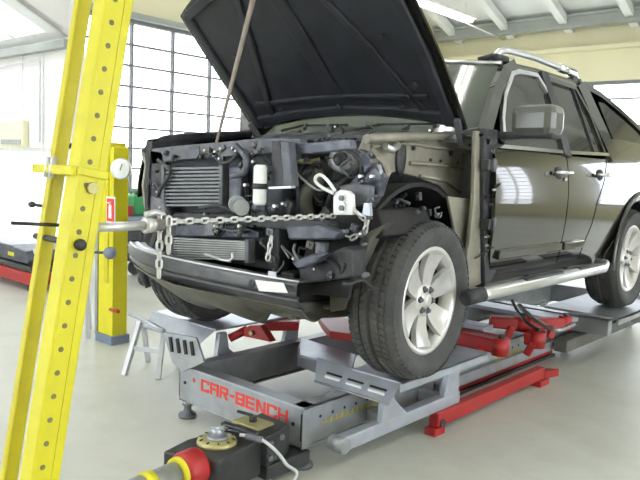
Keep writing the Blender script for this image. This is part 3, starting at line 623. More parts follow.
# small fittings, bolts and cables crowding the stripped front
rg = random.Random(11)
def clutter(n, x0, x1, y0, y1, ya, yb, sz=1., ms=('iron', 'dark', 'greyp', 'greyp', 'darkblue', 'olive')):
    for i in range(n):
        px = rg.uniform(x0, x1); py = rg.uniform(y0, y1); c = aY(px, py, rg.uniform(ya, yb)); k = rg.random(); m = rg.choice(ms)
        R = Matrix.Rotation(rg.uniform(-.6, .6), 3, 'Y') @ Matrix.Rotation(rg.uniform(-.3, .3), 3, 'Z')
        if k < .35:
            o = C('bracket', MB().box(c, (rg.uniform(.02, .055)*sz, .02, rg.uniform(.012, .04)*sz), R), m, bev=.003)
            obj('bracket_bolt', MB().cyl(c+V((0, -.018, 0)), c, .006, 6), 'chain' if rg.random() < .4 else 'greyp', o)
        elif k < .6:
            C('bolt', MB().cyl(c-V((0, .014, 0)), c+V((0, .014, 0)), rg.uniform(.006, .012)*sz, 6), rg.choice(('chain', 'greyp', 'iron')))
        elif k < .75:
            C('connector', MB().cyl(c, c+R @ V((.03*sz, -.01, .01)), .012*sz, 10).cyl(c+R @ V((.03*sz, -.01, .01)), c+R @ V((.045*sz, -.012, .014)), .008*sz, 10), m)
        else:
            q = [c]
            for j in range(3): q.append(q[-1]+V((rg.uniform(-.06, .06), rg.uniform(-.02, .01), rg.uniform(-.05, .05)))*sz)
            C('cable', MB().tube(smooth(q, 5), rg.uniform(.004, .008)*sz, 6), rg.choice(('dark', 'iron', 'greyp')))
clutter(26, 152, 262, 147, 162, -.545, -.525, .9)
clutter(10, 150, 163, 162, 215, -.55, -.52, .9)
clutter(14, 228, 296, 158, 215, -.56, -.50)
clutter(20, 166, 262, 211, 236, -.56, -.53, .9)
clutter(10, 262, 300, 225, 262, -.56, -.50)
clutter(34, 296, 350, 142, 214, -.38, -.26)
clutter(10, 350, 378, 150, 205, -.40, -.37, .8)
clutter(24, 298, 380, 214, 290, -.56, -.42)
clutter(14, 280, 440, 124, 134, .10, .30, .9, ('dark', 'greyp', 'iron'))
clutter(16, 375, 440, 190, 216, -.10, .10, 1.1, ('dark', 'iron', 'olive'))
clutter(12, 485, 497, 135, 280, .47, .50, .6, ('iron', 'dark'))
# --- front bumper beam (hanging) from far end to near end
def beam_curve(u):
    x = -.80+1.47*u; q = (x+.02)/.80
    return x, -.73+(.19*abs(q)**2.6 if q < 0 else .06*q*q)
def bprof(v):   # front profile: top lip, face, bulge, lower return  (dy, dz)
    T = [(0, .06, .0), (.10, 0, .0), (.16, -.005, -.012), (.40, -.008, -.060), (.46, .012, -.068), (.52, .0, -.080), (1, .05, -.125)]
    for a, b in zip(T, T[1:]):
        if v <= b[0]: t = (v-a[0])/(b[0]-a[0]); return a[1]+(b[1]-a[1])*t, a[2]+(b[2]-a[2])*t
    return T[-1][1:]
def beam(u, v): x, y = beam_curve(u); dy, dz = bprof(v); return V((x, y+dy, .925+.012*(1-u)+dz))
bb_ = C('bumper_beam', MB().grid(beam, 36, 24), 'bumper', sol=.006, label='curved front bumper beam, dark grey and dusty')
obj('beam_top_lip', MB().tube([V((beam_curve(u)[0], beam_curve(u)[1]+.004, .927+.012*(1-u))) for u in [i/30 for i in range(31)]], .0055, 8), 'chain', bb_)
obj('beam_top_sheet', MB().grid(lambda u, v: V((beam_curve(u)[0]*(1-.03*v), beam_curve(u)[1]+.09*v, .926+.012*(1-u)-.006*v)), 30, 2), 'olive', bb_, sol=.004)
obj('beam_end', MB().tube([(-.80, -.52, .93), (-.855, -.50, .90), (-.87, -.46, .83), (-.83, -.44, .74), (-.80, -.42, .66)], [.02, .03, .03, .024, .018], 10), 'dark', bb_)
obj('end_hook', MB().tube([aY(*q, -.68) for q in [(205, 254), (222, 260), (230, 261), (233, 258), (232, 253)]], .007, 8), 'chain', bb_)
# undertray: dull bulging sheet below the beam
def tray(u, v):
    x, y = beam_curve(u); x = x*(1-.22*v)+.03*v; return V((x, y+.03+.26*v+.02*math.sin(3*PI*u), .80-.15*v+.022*math.sin(5*PI*u)*v-.03*math.sin(PI*v)+ (.06*v if u > .7 else 0)))
tr = C('undertray', MB().grid(tray, 30, 10), 'olive', sol=.006, label='dull dusty plastic undertray')
for pts in ([(200, 292), (230, 297), (262, 300), (285, 304)], [(150, 275), (172, 288), (190, 300)]):
    obj('tray_crease', MB().tube([aY(*q, -.58) for q in pts], .010, 6), 'olive', tr)
a, b, c, d = [aY(*q, -.745) for q in [(255, 280), (283, 283), (287, 293), (259, 291)]]
obj('white_label', MB().slab([a, b, c, d], (0, .004, 0)), 'white', bb_, label='blank white sticker')
C('fog_lamp_opening', MB().ball(aY(252, 284, -.72), .022, 12, (1, .4, .9)), 'dark')
obj('beam_foil', MB().slab([aY(*q, -.745) for q in [(268, 271), (276, 272), (276, 277), (268, 276)]], (0, .003, 0)), 'galv_lt', bb_)

# ================================================================== CAR BENCH
BZ = .30; BL, BR, BF, BE = -.38, .56, -.50, 4.3
bench = thing('car_bench', 'long galvanised steel straightening bench under the car, red lettering in front', 'car bench', ((BL+BR)/2, 1.8, 0))
def B(name, mb, m, parent=None, **k): return obj(name, mb, m, parent or bench, **k)
fb = B('front_crossbeam', MB().bb((BL, BF, .115), (BR, BF+.012, BZ)).bb((BL, BF, BZ-.012), (BR, BF+.085, BZ)).bb((BL, BF, .10), (BR, BF+.10, .115)).bb((BL, BF+.07, .12), (BR, BF+.085, BZ-.01)), 'galv', bev=.003)
for x in (BL+.055, BR-.06): obj('beam_bolt', MB().cyl((x, BF-.006, .21), (x, BF, .21), .009, 10), 'void', fb)
obj('corner_slot', MB().bb((BR-.012, BF-.003, .14), (BR-.004, BF, .27)), 'void', fb)
obj('beam_top_edge', MB().bb((BL-.003, BF-.006, BZ-.006), (BR+.003, BF+.004, BZ+.004)), 'galv_lt', fb)
# letters painted on the beam, each a piece
RX = Matrix.Rotation(PI/2, 3, 'X')
word = 'CAR-BENCH'; x0, x1 = aY(205, 393, BF).x, aY(283, 414, BF).x
GL = {'C': ['v0', 't', 'b', 'r1', 'r0'], 'A': ['v0', 'v1', 't', 'm'], 'R': ['v0', 't', 'm', 'u1', 'leg'], '-': ['d'], 'B': ['v0', 't', 'm', 'b', 'v1'], 'E': ['v0', 't', 'm', 'b'], 'N': ['v0', 'v1', 'diag'], 'H': ['v0', 'v1', 'm']}
def glyph(ch, cx, cz, w=.067, h=.064, k=.0155):
    m = MB(); yb = BF+.002; x0, x1, z0, z1 = cx-w/2, cx+w/2, cz-h/2, cz+h/2
    R_ = {'v0': (x0, z0, x0+k, z1), 'v1': (x1-k, z0, x1, z1), 't': (x0, z1-k*.8, x1-.003, z1), 'b': (x0, z0, x1-.003, z0+k*.8), 'm': (x0, cz-k*.38, x1-.004, cz+k*.38),
          'r1': (x1-k, z1-k*1.25, x1, z1-.002), 'r0': (x1-k, z0+.002, x1, z0+k*1.25), 'u1': (x1-k, cz-.003, x1, z1-.002), 'd': (cx-w*.22, cz-k*.42, cx+w*.22, cz+k*.42)}
    for i_, q in enumerate(GL[ch]):
        ya = BF-.0022-.0003*i_
        if q == 'diag': m.prism([(x0+k*.3, z1), (x0+k*1.3, z1), (x1-k*.3, z0), (x1-k*1.3, z0)], 'y', ya, yb)
        elif q == 'leg': m.prism([(x0+w*.42, cz), (x0+w*.42+k, cz), (x1, z0), (x1-k*1.1, z0)], 'y', ya, yb)
        else: t = R_[q]; m.bb((t[0], ya, t[1]), (t[2], yb, t[3]))
    return m
xs = [0, 1, 2, 2.82, 3.64, 4.64, 5.64, 6.64, 7.64]
for ch, u in zip(word, xs):
    obj('letter', glyph(ch, x0+(x1-x0)*u/7.64, .232), 'redletter', fb)
lg = aY(194, 388, BF)
text('+', 'logo', .06, 'redletter', fb, RX, (lg.x, BF-.002, .238), sx=1.1)
for x, sgn in ((BL, 1), (BR, -1)):
    r = B('side_rail', MB().bb((x, BF, .115), (x+sgn*.012, BE, BZ)).bb((x, BF, BZ-.012), (x+sgn*.075, BE, BZ)).bb((x, BF, .10), (x+sgn*.075, BE, .112)).bb((x+sgn*.065, BF+.085, .12), (x+sgn*.075, BE, BZ-.01)), 'galv', bev=.003)
    for k in range(44):
        y = -.38+.09*k
        obj('rail_hole', MB().cyl((x-sgn*.002, y, .235), (x+sgn*.0, y, .235), .008, 8), 'void', r)
    if sgn < 0:
        for (ya, yb) in ((-.36, .12), (1.35, 1.75)):
            obj('scale_strip', MB().bb((x+.0005, ya, .19), (x+.002, yb, .205)), 'brass', r, label='yellow measuring strip')
            for k in range(int((yb-ya)/.04)): obj('scale_mark', MB().bb((x+.0018, ya+.02+.04*k, .19), (x+.003, ya+.024+.04*k, .218)), 'yellow_dk', r)
B('rear_crossbeam', MB().bb((BL, BE-.1, .12), (BR, BE, BZ)), 'galv', bev=.004)
for y in (1.45, 2.9): B('crossbeam', MB().bb((BL+.1, y, .13), (BR-.1, y+.12, BZ-.03)), 'galv', bev=.004)
# bluish plate across behind the near tyre
B('cross_arm', MB().slab([aZ(*q, .30) for q in [(300, 340), (356, 358), (352, 371), (300, 358)]], (0, 0, .02)), 'galv_lt', bev=.003)
B('cross_arm_face', MB().slab([aZ(*q, .30) for q in [(300, 343), (354, 362), (352, 366), (298, 347)]], (0, 0, -.12)), 'galv_lt')
for (px, py) in ((190, 408), (304, 446)):
    p = aZ(px, py, .05); x = BL+.03 if px < 200 else BR-.03; y = BF+.04
    f = B('levelling_foot', MB().lathe([(0, 0), (.048, 0), (.052, .008), (.048, .022), (.024, .034), (.020, .05), (.020, .10)], (x, y, .0), (0, 0, 1), 22), 'greyp')
    obj('foot_collar', MB().cyl((x, y, .07), (x, y, .10), .032, 18), 'galv', f)
for x in (BL+.04, BR-.04):
    B('support_leg', MB().bb((x-.03, 2.62, 0), (x+.03, 2.68, .12)), 'galv_lt', bev=.004)
    B('support_leg', MB().bb((x-.03, 4.1, 0), (x+.03, 4.16, .12)), 'galv_lt', bev=.004)
# outriggers with uprights carrying the wheel plates
for sd in (1, -1):
    X = (lambda x: x) if sd == 1 else (lambda x: .18-x)
    y0_ = -.41 if sd == 1 else -.12
    og = B('outrigger', MB().bb((X(.68), y0_, .115), (X(.735), .62, .185)).bb((X(.56), -.02, .12), (X(.70), .05, .185)).bb((X(.56), .45, .12), (X(.70), .52, .185)), 'galv_lt', bev=.006)
    if sd == 1: obj('end_roller', MB().cyl((.665, -.41, .15), (.75, -.41, .15), .037, 18), 'galv', og)
    obj('upright', MB().prism([(-.12, .18), (.10, .18), (-.02, .28), (-.04, .385), (-.10, .385)], 'x', X(.70), X(.735)), 'galv_lt', og, bev=.004)
    obj('upright', MB().prism([(.45, .18), (.60, .18), (.60, .385), (.50, .385)], 'x', X(.70), X(.735)), 'galv_lt', og, bev=.004)
# long outer rail toward the rear with slots and a dark end
B('outer_rail', MB().bb((.57, .62, .13), (.60, BE, .19)), 'galv', bev=.003)
for sd in (1, -1):
    X = (lambda x: x) if sd == 1 else (lambda x: .18-x)
    ra = B('rear_arm', MB().bb((X(.56), 2.45, .24), (X(.90), 2.53, .36)), 'galv', bev=.005)
    B('rear_arm', MB().bb((X(.56), 3.2, .24), (X(.90), 3.28, .36)), 'galv', bev=.005)
    obj('rear_side_arm', MB().bb((X(.62), 2.15, .13), (X(.72), 3.9, .22)), 'olive', ra, bev=.006)
    for k in range(4): obj('arm_slot', MB().bb((X(.70), 2.72+.19*k, .25), (X(.708), 2.80+.19*k, .33)), 'void', ra)
    obj('slotted_side_plate', MB().bb((X(.66), 2.60, .235), (X(.70), 3.5, .35)), 'galv_lt', ra)
# red clamps of the bench
def clamp(cx, cy, cz, L, ang, label=None, w=.075, h=.08):
    R = Matrix.Rotation(ang, 3, 'Z'); O = V((cx, cy, cz)); m = MB()
    m.box(O, (L, w, h), R); c = B('red_clamp', m, 'red', bev=.012)
    e = O+R @ V((L/2, 0, 0)); obj('clamp_knuckle', MB().cyl(e-V((0, 0, h*.62)), e+V((0, 0, h*.62)), w*.62, 20), 'red', c)
    obj('clamp_bolt', MB().cyl(e+V((0, 0, h*.62)), e+V((0, 0, h*.62+.02)), .018, 6), 'iron', c)
    g = O+R @ V((L*.1, -w*.5, -h*.7)); obj('clamp_foot', MB().box(g, (.05, .05, h*1.1), R @ Matrix.Rotation(.4, 3, 'Y')), 'red', c, bev=.01)
    return c
p = aZ(478, 345, .40)
clamp(.62, 1.0, .385, .30, .02, w=.085, h=.085); clamp(.66, 1.86, .385, .34, 1.0); clamp(.50, 1.60, .40, .22, .6, w=.10); clamp(.68, 1.62, .32, .08, .2, w=.09, h=.09)
B('cross_slide', MB().bb((-.60, 1.30, .37), (.50, 1.42, .41)), 'galv_lt', bev=.004)
B('cross_slide_beam', MB().bb((-.60, 1.22, .29), (.62, 1.30, .38)), 'red', bev=.006)
B('cross_slide', MB().bb((-.55, 2.05, .36), (.75, 2.25, .39)), 'galv_lt', bev=.004)
rk = B('red_rack', MB().bb((.18, .72, .30), (.46, .86, .36)), 'red', bev=.006)
for k in range(6): obj('rack_tooth', MB().prism([(.20+.045*k, .30), (.235+.045*k, .30), (.2175+.045*k, .265)], 'y', .715, .765), 'red', rk)
# red wedge pieces seen under the front of the car
def wedge(pix, z, h, label=None):
    P = [aZ(px, py, z) for px, py in pix]; return B('red_sill_jaw', MB().slab(P, (0, 0, -h)), 'red', bev=.006)
for pix, z, h in (([(262, 313), (300, 316), (299, 322), (266, 322)], .40, .06), ([(318, 315), (352, 318), (352, 334), (330, 331), (322, 322)], .40, .05)):
    wedge(pix, z, h)
def red_jaw(px, py, z, L, ang):
    O = aZ(px, py, z); R = Matrix.Rotation(ang, 3, 'Z')
    def T(q): return O+R @ V(q)
    m = MB(); a = [T((-L/2, -.03, 0)), T((L/2, -.03, 0)), T((L*.15, -.03, .09)), T((-L*.2, -.03, .075)), T((-L/2, -.03, .03))]
    m.slab(a, R @ V((0, .06, 0))); j = B('red_sill_jaw', m, 'red', bev=.006)
    obj('jaw_arm', MB().cyl(T((-L*.72, -.06, -.02)), T((-L*.35, 0, .04)), .026, 12), 'red', j)
    obj('jaw_bolt', MB().cyl(T((-.02, -.05, .035)), T((-.02, -.03, .035)), .014, 8), 'brass', j); return j
red_jaw(258, 338, .36, .24, .15); red_jaw(283, 320, .36, .22, .1)

# wheel plates (stand on the uprights)
def wplate(xa, xb, label, louv):
    t = thing('wheel_plate', label, 'wheel ramp', ((xa+xb)/2, .25, .39))
    ya, yb = -.20, .72
    obj('deck', MB().bb(((xa+.24) if louv else xb, ya+.07, .402), (xb if louv else xa, yb, .414)), 'galv_lt', t, bev=.002)
    obj('side_flange', MB().bb((xb-.012, ya+.07, .365), (xb, yb, .414)), 'galv_lt', t, bev=.002)
    A, B_ = V((xa, ya+.075, .412)), V((xb, ya+.075, .412)); C_, D = V((xb-.01, ya-.005, .322)), V((xa+(.06 if xb > xa else -.06), ya-.005, .322))
    lip = obj('front_lip', MB().slab([A, B_, C_, D], (0, .006, .004)), 'galv_lt', t)
    obj('lip_edge', MB().cyl(D, C_, .006, 8), 'galv', t)
    R = Matrix.Rotation(math.radians(48), 3, 'X')
    for k in range(3 if louv else 0):
        x = xa+.06+(xb-xa-.06)*(.2+.29*k)
        obj('louvre', MB().box((x, ya+.022, .352), (.10, .013, .014), R), 'white', lip, bev=.004)
        obj('louvre_gap', MB().box((x, ya+.036, .368), (.10, .010, .008), R), 'void', lip)
    return t
wplate(.30, .84, 'bluish steel plate with slotted front lip under the near front tyre', True)
wplate(-.52, -1.16, 'plain steel plate under the far front tyre', False)
for X, lb in ((lambda x: x, 'steel plate under the near rear tyre'), (lambda x: -x, 'steel plate under the far rear tyre')):
    t = thing('wheel_plate', lb, 'wheel ramp', (X(.7), 2.85, .39))
    obj('deck', MB().bb((X(.44), 2.35, .395), (X(1.0), 3.3, .414)), 'galv', t, bev=.002)
    obj('side_flange', MB().bb((X(.985), 2.35, .36), (X(1.0), 3.3, .414)), 'galv', t)
# ribbed ramp leaning at the far front
t = thing('ribbed_ramp', 'grey slotted steel ramp leaning below the far front plate', 'ramp', (-.55, -.55, .2))
P = [aY(*q, -.55) for q in [(163, 332), (196, 338), (204, 362), (182, 372), (172, 362)]]
rp = obj('ramp_plate', MB().slab(P, (0, .012, 0)), 'galv', t)
for k in range(4):
    a = aY(170+7*k, 337+1.5*k, -.555); b = aY(172+7*k, 352+1.2*k, -.555)
    obj('slot', MB().bar(a, b, .022, .006, up=(0, 1, 0)), 'void', rp)
obj('ramp_side', MB().tube([aY(*q, -.56) for q in [(130, 314), (148, 322), (164, 331)]], .012, 8), 'galv_lt', t)

# trestle stands
def trestle(name, label, O, h, w, m='white', rz=0, grp=None):
    t = thing(name, label, 'stand', O, grp); R = Matrix.Rotation(rz, 3, 'Z'); O = V(O)
    def T(x, y, z): return O+R @ V((x, y, z))
    obj('top_bar', MB().bar(T(-w/2, 0, h), T(w/2, 0, h), .05, .03), m, t)
    for sx_ in (-1, 1):
        for sy in (-1, 1): obj('leg', MB().bar(T(sx_*w*.38, sy*.02, h), T(sx_*w*.5, sy*.17, 0), .03, .03), m, t)
    obj('stretcher', MB().bar(T(-w*.43, -.09, h*.5), T(w*.43, -.09, h*.5), .02, .03), m, t)
    return t
trestle('trestle_stand', 'pale metal trestle standing under the far front wheel plate', (-1.20, -.10, 0), .33, .24, 'hosewhite', .5)
trestle('trestle_stand', 'pale metal stand between the two yellow posts', (-2.42, .0, 0), .42, .22, 'hosewhite', 1.0)

# lift beam on the floor
t = thing('lift_beam', 'long red lift beam lying on the floor under the bench', 'lift beam', (.70, 1.2, 0))
obj('beam', MB().bb((.70, .36, .04), (.76, 1.70, .12)), 'red', t, bev=.006)
obj('beam_tip', MB().prism([(.70, 1.70), (.76, 1.70), (.80, 1.84), (.71, 1.78)], 'z', .04, .09), 'red', t)
obj('pivot', MB().cyl((.69, .40, .06), (.77, .40, .06), .022, 14), 'iron', t)
obj('base_foot', MB().bb((.70, .32, 0), (.77, .42, .04)), 'red', t, bev=.004); obj('base_foot', MB().bb((.69, 1.60, 0), (.78, 1.74, .04)), 'red', t, bev=.004)
t = thing('lift_beam', 'second red lift beam set back under the bench middle', 'lift beam', (.42, 1.6, 0))
obj('beam', MB().bb((.38, .9, .02), (.47, 2.5, .11)), 'red', t, bev=.006)
obj('base_rail', MB().bb((.36, .9, 0), (.49, 2.5, .02)), 'iron', t)

# ================================================================== PULLING TOWER
TX1, TX2, TY = .70, .51, -1.72
tower = thing('pulling_tower', 'leaning bright yellow perforated twin post tower in the left foreground', 'pulling tower', (.6, -1.85, 0))
def T_(name, mb, m, parent=None, **k): return obj(name, mb, m, parent or tower, **k)
b0, b1 = V((TX1, -1.895, .05)), V((TX1, -1.52, 2.35))
def post(x, w, d, m, z1=2.35):
    a = V((x, b0.y, b0.z)); b = V((x, b1.y, b1.z)); return T_('post', MB().bar(a, b, w, d, up=(1, 0, 0)) if False else MB().bar(a, b, w, d, up=(0, 1, 0)), m, bev=.008)
dv = (b1-b0).normalized(); nv = V((0, dv.z, -dv.y))     # nv points along +y, across the post
def on(s, y, dx, x=TX1): return b0+dv*s+nv*y+V((dx+(x-TX1), 0, 0))
p1 = post(TX1, .070, .098, 'yellow'); p2 = post(TX2, .034, .050, 'yellow_dk')
for k in range(31):
    s = .08+.0715*k
    obj('post_hole', MB().cyl(on(s, -.016, .033), on(s, -.016, .0365), .0085, 12), 'hole', p1)
obj('weld_groove', MB().bar(on(.0, .018, .0352), on(2.3, .018, .0352), .003, .004, up=(1, 0, 0)), 'yellow', p1)
obj('face_edge', MB().bar(on(0, -.043, .031), on(2.3, -.043, .031), .012, .012, up=(1, 0, 0)), 'yellow', p1, bev=.004)
s_b = 1.335
br = T_('bracket', MB().bar(on(s_b, -.052, -.070), on(s_b, .052, -.070), .222, .026, up=(0, 0, 1)), 'yellow', bev=.004)
obj('bracket_bridge', MB().bar(on(s_b, -.04, .03), on(s_b, -.04, -.22), .06, .028, up=(0, 0, 1)), 'yellow', br, bev=.004)
for dx in (-.10, -.13):
    obj('bracket_bolt', MB().cyl(on(s_b-.03, -.06, dx), on(s_b+.035, -.06, dx), .012, 8), 'chain', br)
obj('bracket_bolt', MB().cyl(on(s_b-.045, .0, .036), on(s_b-.045, .0, .050), .018, 8), 'brass', br)
# pins through the posts
for s, y in ((1.115, -.01),):
    pn = T_('pin', MB().cyl(on(s, y, -.24), on(s, y, .045), .011, 12), 'iron')
    obj('pin_head', MB().lathe([(0, .016), (.012, .016), (.018, .008), (.018, -.005), (.0, -.005)], on(s, y, .042), (1, 0, 0), 16), 'iron', pn)
    obj('pin_end', MB().ball(on(s+.10, y-.03, -.24), .014, 12, (1.3, .8, .8)).cyl(on(s+.10, y-.03, -.24), on(s+.10, y-.005, -.19), .006, 8), 'iron', pn)
# pull tube
tb = T_('pull_tube', MB().cyl((.60, -1.62, 1.186), (.60, -1.385, 1.187), .016, 22), 'chain', label='silver steel pull tube')
obj('tube_collar', MB().lathe([(.016, -.02), (.026, -.02), (.030, -.012), (.027, .0), (.027, .012), (.022, .025), (0, .025)], (.60, -1.385, 1.187), (0, 1, 0), 22), 'chain', tb)
obj('hook_block', MB().bb((.58, -1.375, 1.168), (.62, -1.325, 1.208)), 'olive', tb, bev=.006)
obj('hook_tip', MB().tube([(.60, -1.40, 1.225), (.60, -1.36, 1.232), (.60, -1.325, 1.225), (.60, -1.31, 1.200)], .010, 8), 'chain', tb)
obj('rear_rod', MB().cyl((.59, -1.865, 1.21), (.60, -1.60, 1.190), .006, 10), 'iron', tb)
# base arm, cylinder and clamp block toward the bench
T_('base_block', MB().bb((.44, -2.02, .0), (.78, -1.72, .10)), 'yellow_dk', bev=.01)
CX = .525
cyl = T_('arm_cylinder', MB().cyl((CX, -1.70, .16), (CX, -1.12, .19), .052, 24), 'steel_top', label='worn steel arm cylinder')
obj('yellow_collar', MB().cyl((CX, -1.19, .187), (CX, -1.145, .189), .064, 24), 'yellow', cyl)
obj('yellow_collar', MB().cyl((CX, -1.34, .179), (CX, -1.30, .181), .058, 24), 'yellow', cyl)
obj('red_collar', MB().lathe([(.05, -.05), (.072, -.045), (.076, -.03), (.076, .03), (.072, .045), (.05, .05)], (CX, -1.12, .19), (0, 1, .05), 28), 'red', cyl)
blk = T_('clamp_block', MB().slab([aZ(*q, .228) for q in [(163, 451), (187, 439), (232, 426), (262, 438), (218, 461)]], (0, 0, -.17)), 'iron', bev=.01, label='oily black steel clamp block')
dc = aZ(217, 441, .235); 
ds_ = T_('pivot_disc', MB().lathe([(0, .018), (.07, .018), (.082, .012), (.086, .004), (.086, -.006), (0, -.006)], (dc.x, dc.y, .232), (0, 0, 1), 40), 'brass', label='round yellow zinc pivot disc')
obj('disc_inner', MB().cyl((dc.x, dc.y, .248), (dc.x, dc.y, .262), .045, 28), 'galv', ds_)
obj('hex_nut', MB().cyl((dc.x, dc.y, .262), (dc.x, dc.y, .294), .028, 6), 'galv_lt', ds_)
obj('set_screw', MB().cyl((dc.x-.02, dc.y-.01, .285), (dc.x+.035, dc.y+.01, .300), .013, 8), 'galv', ds_)
for k in range(10):
    a = 2*PI*k/10; obj('disc_mark', MB().bar((dc.x+.064*math.cos(a), dc.y+.064*math.sin(a), .252), (dc.x+.078*math.cos(a), dc.y+.078*math.sin(a), .250), .006, .003), 'void', ds_)
j = T_('jaw_arm', MB().slab([aZ(*q, .238) for q in [(226, 428), (262, 412), (290, 424), (268, 437)]], (0, 0, -.14)), 'iron', bev=.008)
obj('lower_jaw', MB().bb((.44, -.74, .03), (.58, -.46, .098)), 'iron', j, bev=.008)
for px_, py_ in ((266, 442), (277, 437), (266, 456)):
    e_ = aZ(268, 437, .238); e2 = aZ(290, 424, .238); yy = e_.lerp(e2, .1 if px_ < 270 else .6); obj('jaw_bolt', MB().cyl(yy+V((-.01, 0, -.035 if py_ < 450 else -.1)), yy+V((.014, -.004, -.035 if py_ < 450 else -.1)), .014, 6), 'greyp', j)
yp = aZ(253, 422, .25)
pl = T_('yellow_plate', MB().box((yp.x, yp.y, .247), (.16, .11, .012), Matrix.Rotation(.1, 3, 'Z')), 'brass', bev=.003)
obj('handle_nut', MB().cyl((yp.x, yp.y, .253), (yp.x, yp.y, .28), .018, 6), 'iron', pl)
obj('lever', MB().bar((yp.x, yp.y, .28), tuple(aZ(237, 411, .295)), .016, .012), 'iron', pl, bev=.004)
obj('pivot_lever', MB().bar(tuple(aZ(223, 423, .25)), tuple(aZ(257, 434, .25)), .03, .014), 'iron', pl, bev=.004)
# hydraulic hose
hs = tag(obj('hydraulic_hose', MB().tube(smooth([aZ(240, 435, .262), aZ(258, 438, .262), aZ(274, 449, .225), aZ(286, 464, .16), aZ(294, 480, .09), V((.78, -1.15, .012)), V((.70, -1.35, .012)), V((.85, -1.7, .012))]), .0075, 10), 'hosewhite'),
    'pale grey hydraulic hose curving down from the black clamp block', 'hose')
obj('hose_fitting', MB().cyl(tuple(aZ(246, 436, .262)), tuple(aZ(262, 440, .258)), .015, 8), 'greyp', hs)

# ================================================================== CHAINS
def link_mesh(L=.046, w=.029, r=.0052):
    pts = []; R_ = w/2-r; h = L/2-r-R_
    for k in range(7): a = -PI/2+PI*k/6; pts.append(V((h+R_*math.cos(a), R_*math.sin(a), 0)))
    for k in range(7): a = PI/2+PI*k/6; pts.append(V((-h+R_*math.cos(a), R_*math.sin(a), 0)))
    m = MB().tube(pts, r, 6, closed=True); me = bpy.data.meshes.new('link'); me.from_pydata(m.v, [], m.f); me.polygons.foreach_set('use_smooth', m.sm); me.materials.append(K['chain']); return me
LM = link_mesh()
def chain(path, label, step=.0345, start=0):
    path = [V(p) for p in path]; t = thing('pull_chain', label, 'chain', path[0], 'steel chains')
    tot = sum((b-a).length for a, b in zip(path, path[1:])); n = int(tot/step)
    for i in range(n+1):
        s = i*step; 
        for a, b in zip(path, path[1:]):
            L = (b-a).length
            if s <= L or b is path[-1]: break
            s -= L
        d = (b-a).normalized(); p = a+d*s
        x = d; y = x.cross(V((0, 0, 1)) if abs(d.z) < .9 else V((0, 1, 0))).normalized(); z = x.cross(y)
        R = Matrix((x, y, z)).transposed() @ Matrix.Rotation(PI/2*((i+start) % 2)+.25, 3, 'X')
        o = bpy.data.objects.new('link', LM); COL.objects.link(o); o.parent = t; o.matrix_parent_inverse = parent_inv(t)
        o.matrix_basis = Matrix.Translation(p) @ R.to_4x4()
    return t
CA = aY(338, 216, -.42)
chain([(.60, -1.315, 1.196), tuple(CA)], 'taut zinc chain running from the pull tube to the white clamp')
chain([(.595, -1.335, 1.21), (.594, -1.335, .985)], 'short chain hanging straight down from the tube hook', .033)
chain([(.62, -1.315, 1.20), (.622, -1.315, 1.07)], 'shorter chain strand hanging beside the first', .033, 1)
q = [aY(346, 203, -.45), aY(356, 212, -.44), aY(367, 221, -.42), aY(365, 231, -.42), aY(352, 238, -.44), aY(336, 233, -.46)]
chain(q, 'chain loop wrapped round the chassis beside the white clamp', .033)
# clamp plate with U shackle
cp = thing('pull_clamp', 'white pull clamp plate with two bolts at the chain end', 'clamp', tuple(aY(342, 205, -.44)))
y0 = -.46
body = [(333, 215), (333, 197), (335, 192), (340, 190), (347, 191), (351, 195), (352, 215)]
obj('plate', MB().slab([aY(*q, y0) for q in body], (0, .03, 0)), 'white', cp, bev=.004)
for py in (198, 208): 
    p = aY(342.5, py, y0); obj('bolt', MB().cyl(p-V((0, .012, 0)), p, .014, 6), 'greyp', cp); obj('washer', MB().cyl(p-V((0, .004, 0)), p, .021, 18), 'chain', cp)
obj('shackle', MB().tube(smooth([aY(*q, y0-.01) for q in [(333, 193), (323, 188), (316, 182), (316, 177), (321, 175), (328, 181), (335, 191)]]), .008, 8), 'white', cp)
obj('side_plate', MB().slab([aY(*q, -.43) for q in [(364, 203), (369, 203), (370, 216), (362, 215)]], (0, .02, 0)), 'galv_lt', cp)
obj('link_bar', MB().cyl(aY(348, 204, -.45), aY(362, 217, -.43), .009, 8), 'chain', cp)
# lower front chain hanging on the bumper hook (behind the beam)
chain([aY(271, 240, -.60), aY(268, 258, -.62)], 'dull chain end standing on the bumper beam', .026)

# hood prop pole
pa, pb = aY(218, 137, -.44), aY(253, 0, -.30); d = (pb-pa).normalized()
tag(obj('prop_pole', MB().tube([pa-d*.03, pa+d*.3, pa+d*.6, pb+d*.14], [.008, .011, .014, .015], 10), 'wood'), 'slim worn pole propping the raised hood open', 'pole')

# corrugated hose at the side step
hp = [aZ(519, 305, .5), aZ(530, 316, .46), aZ(545, 326, .42), aZ(560, 330, .41), aZ(574, 324, .42)]
pts = smooth(hp, 14); rr_ = [.014+.004*(1 if i % 2 else -1) for i in range(len(pts))]
tag(obj('corrugated_hose', MB().tube(pts, rr_, 10), 'corr'), 'flexible corrugated metal hose sagging over the red clamps', 'hose')
hp = [aZ(512, 300, .55), aZ(517, 310, .48), aZ(526, 322, .44), aZ(540, 331, .41)]
pts = smooth(hp, 10); tag(obj('corrugated_hose', MB().tube(pts, [.009+.003*(i % 2) for i in range(len(pts))], 8), 'iron'), 'dark thin flexible hose beside the corrugated one', 'hose')

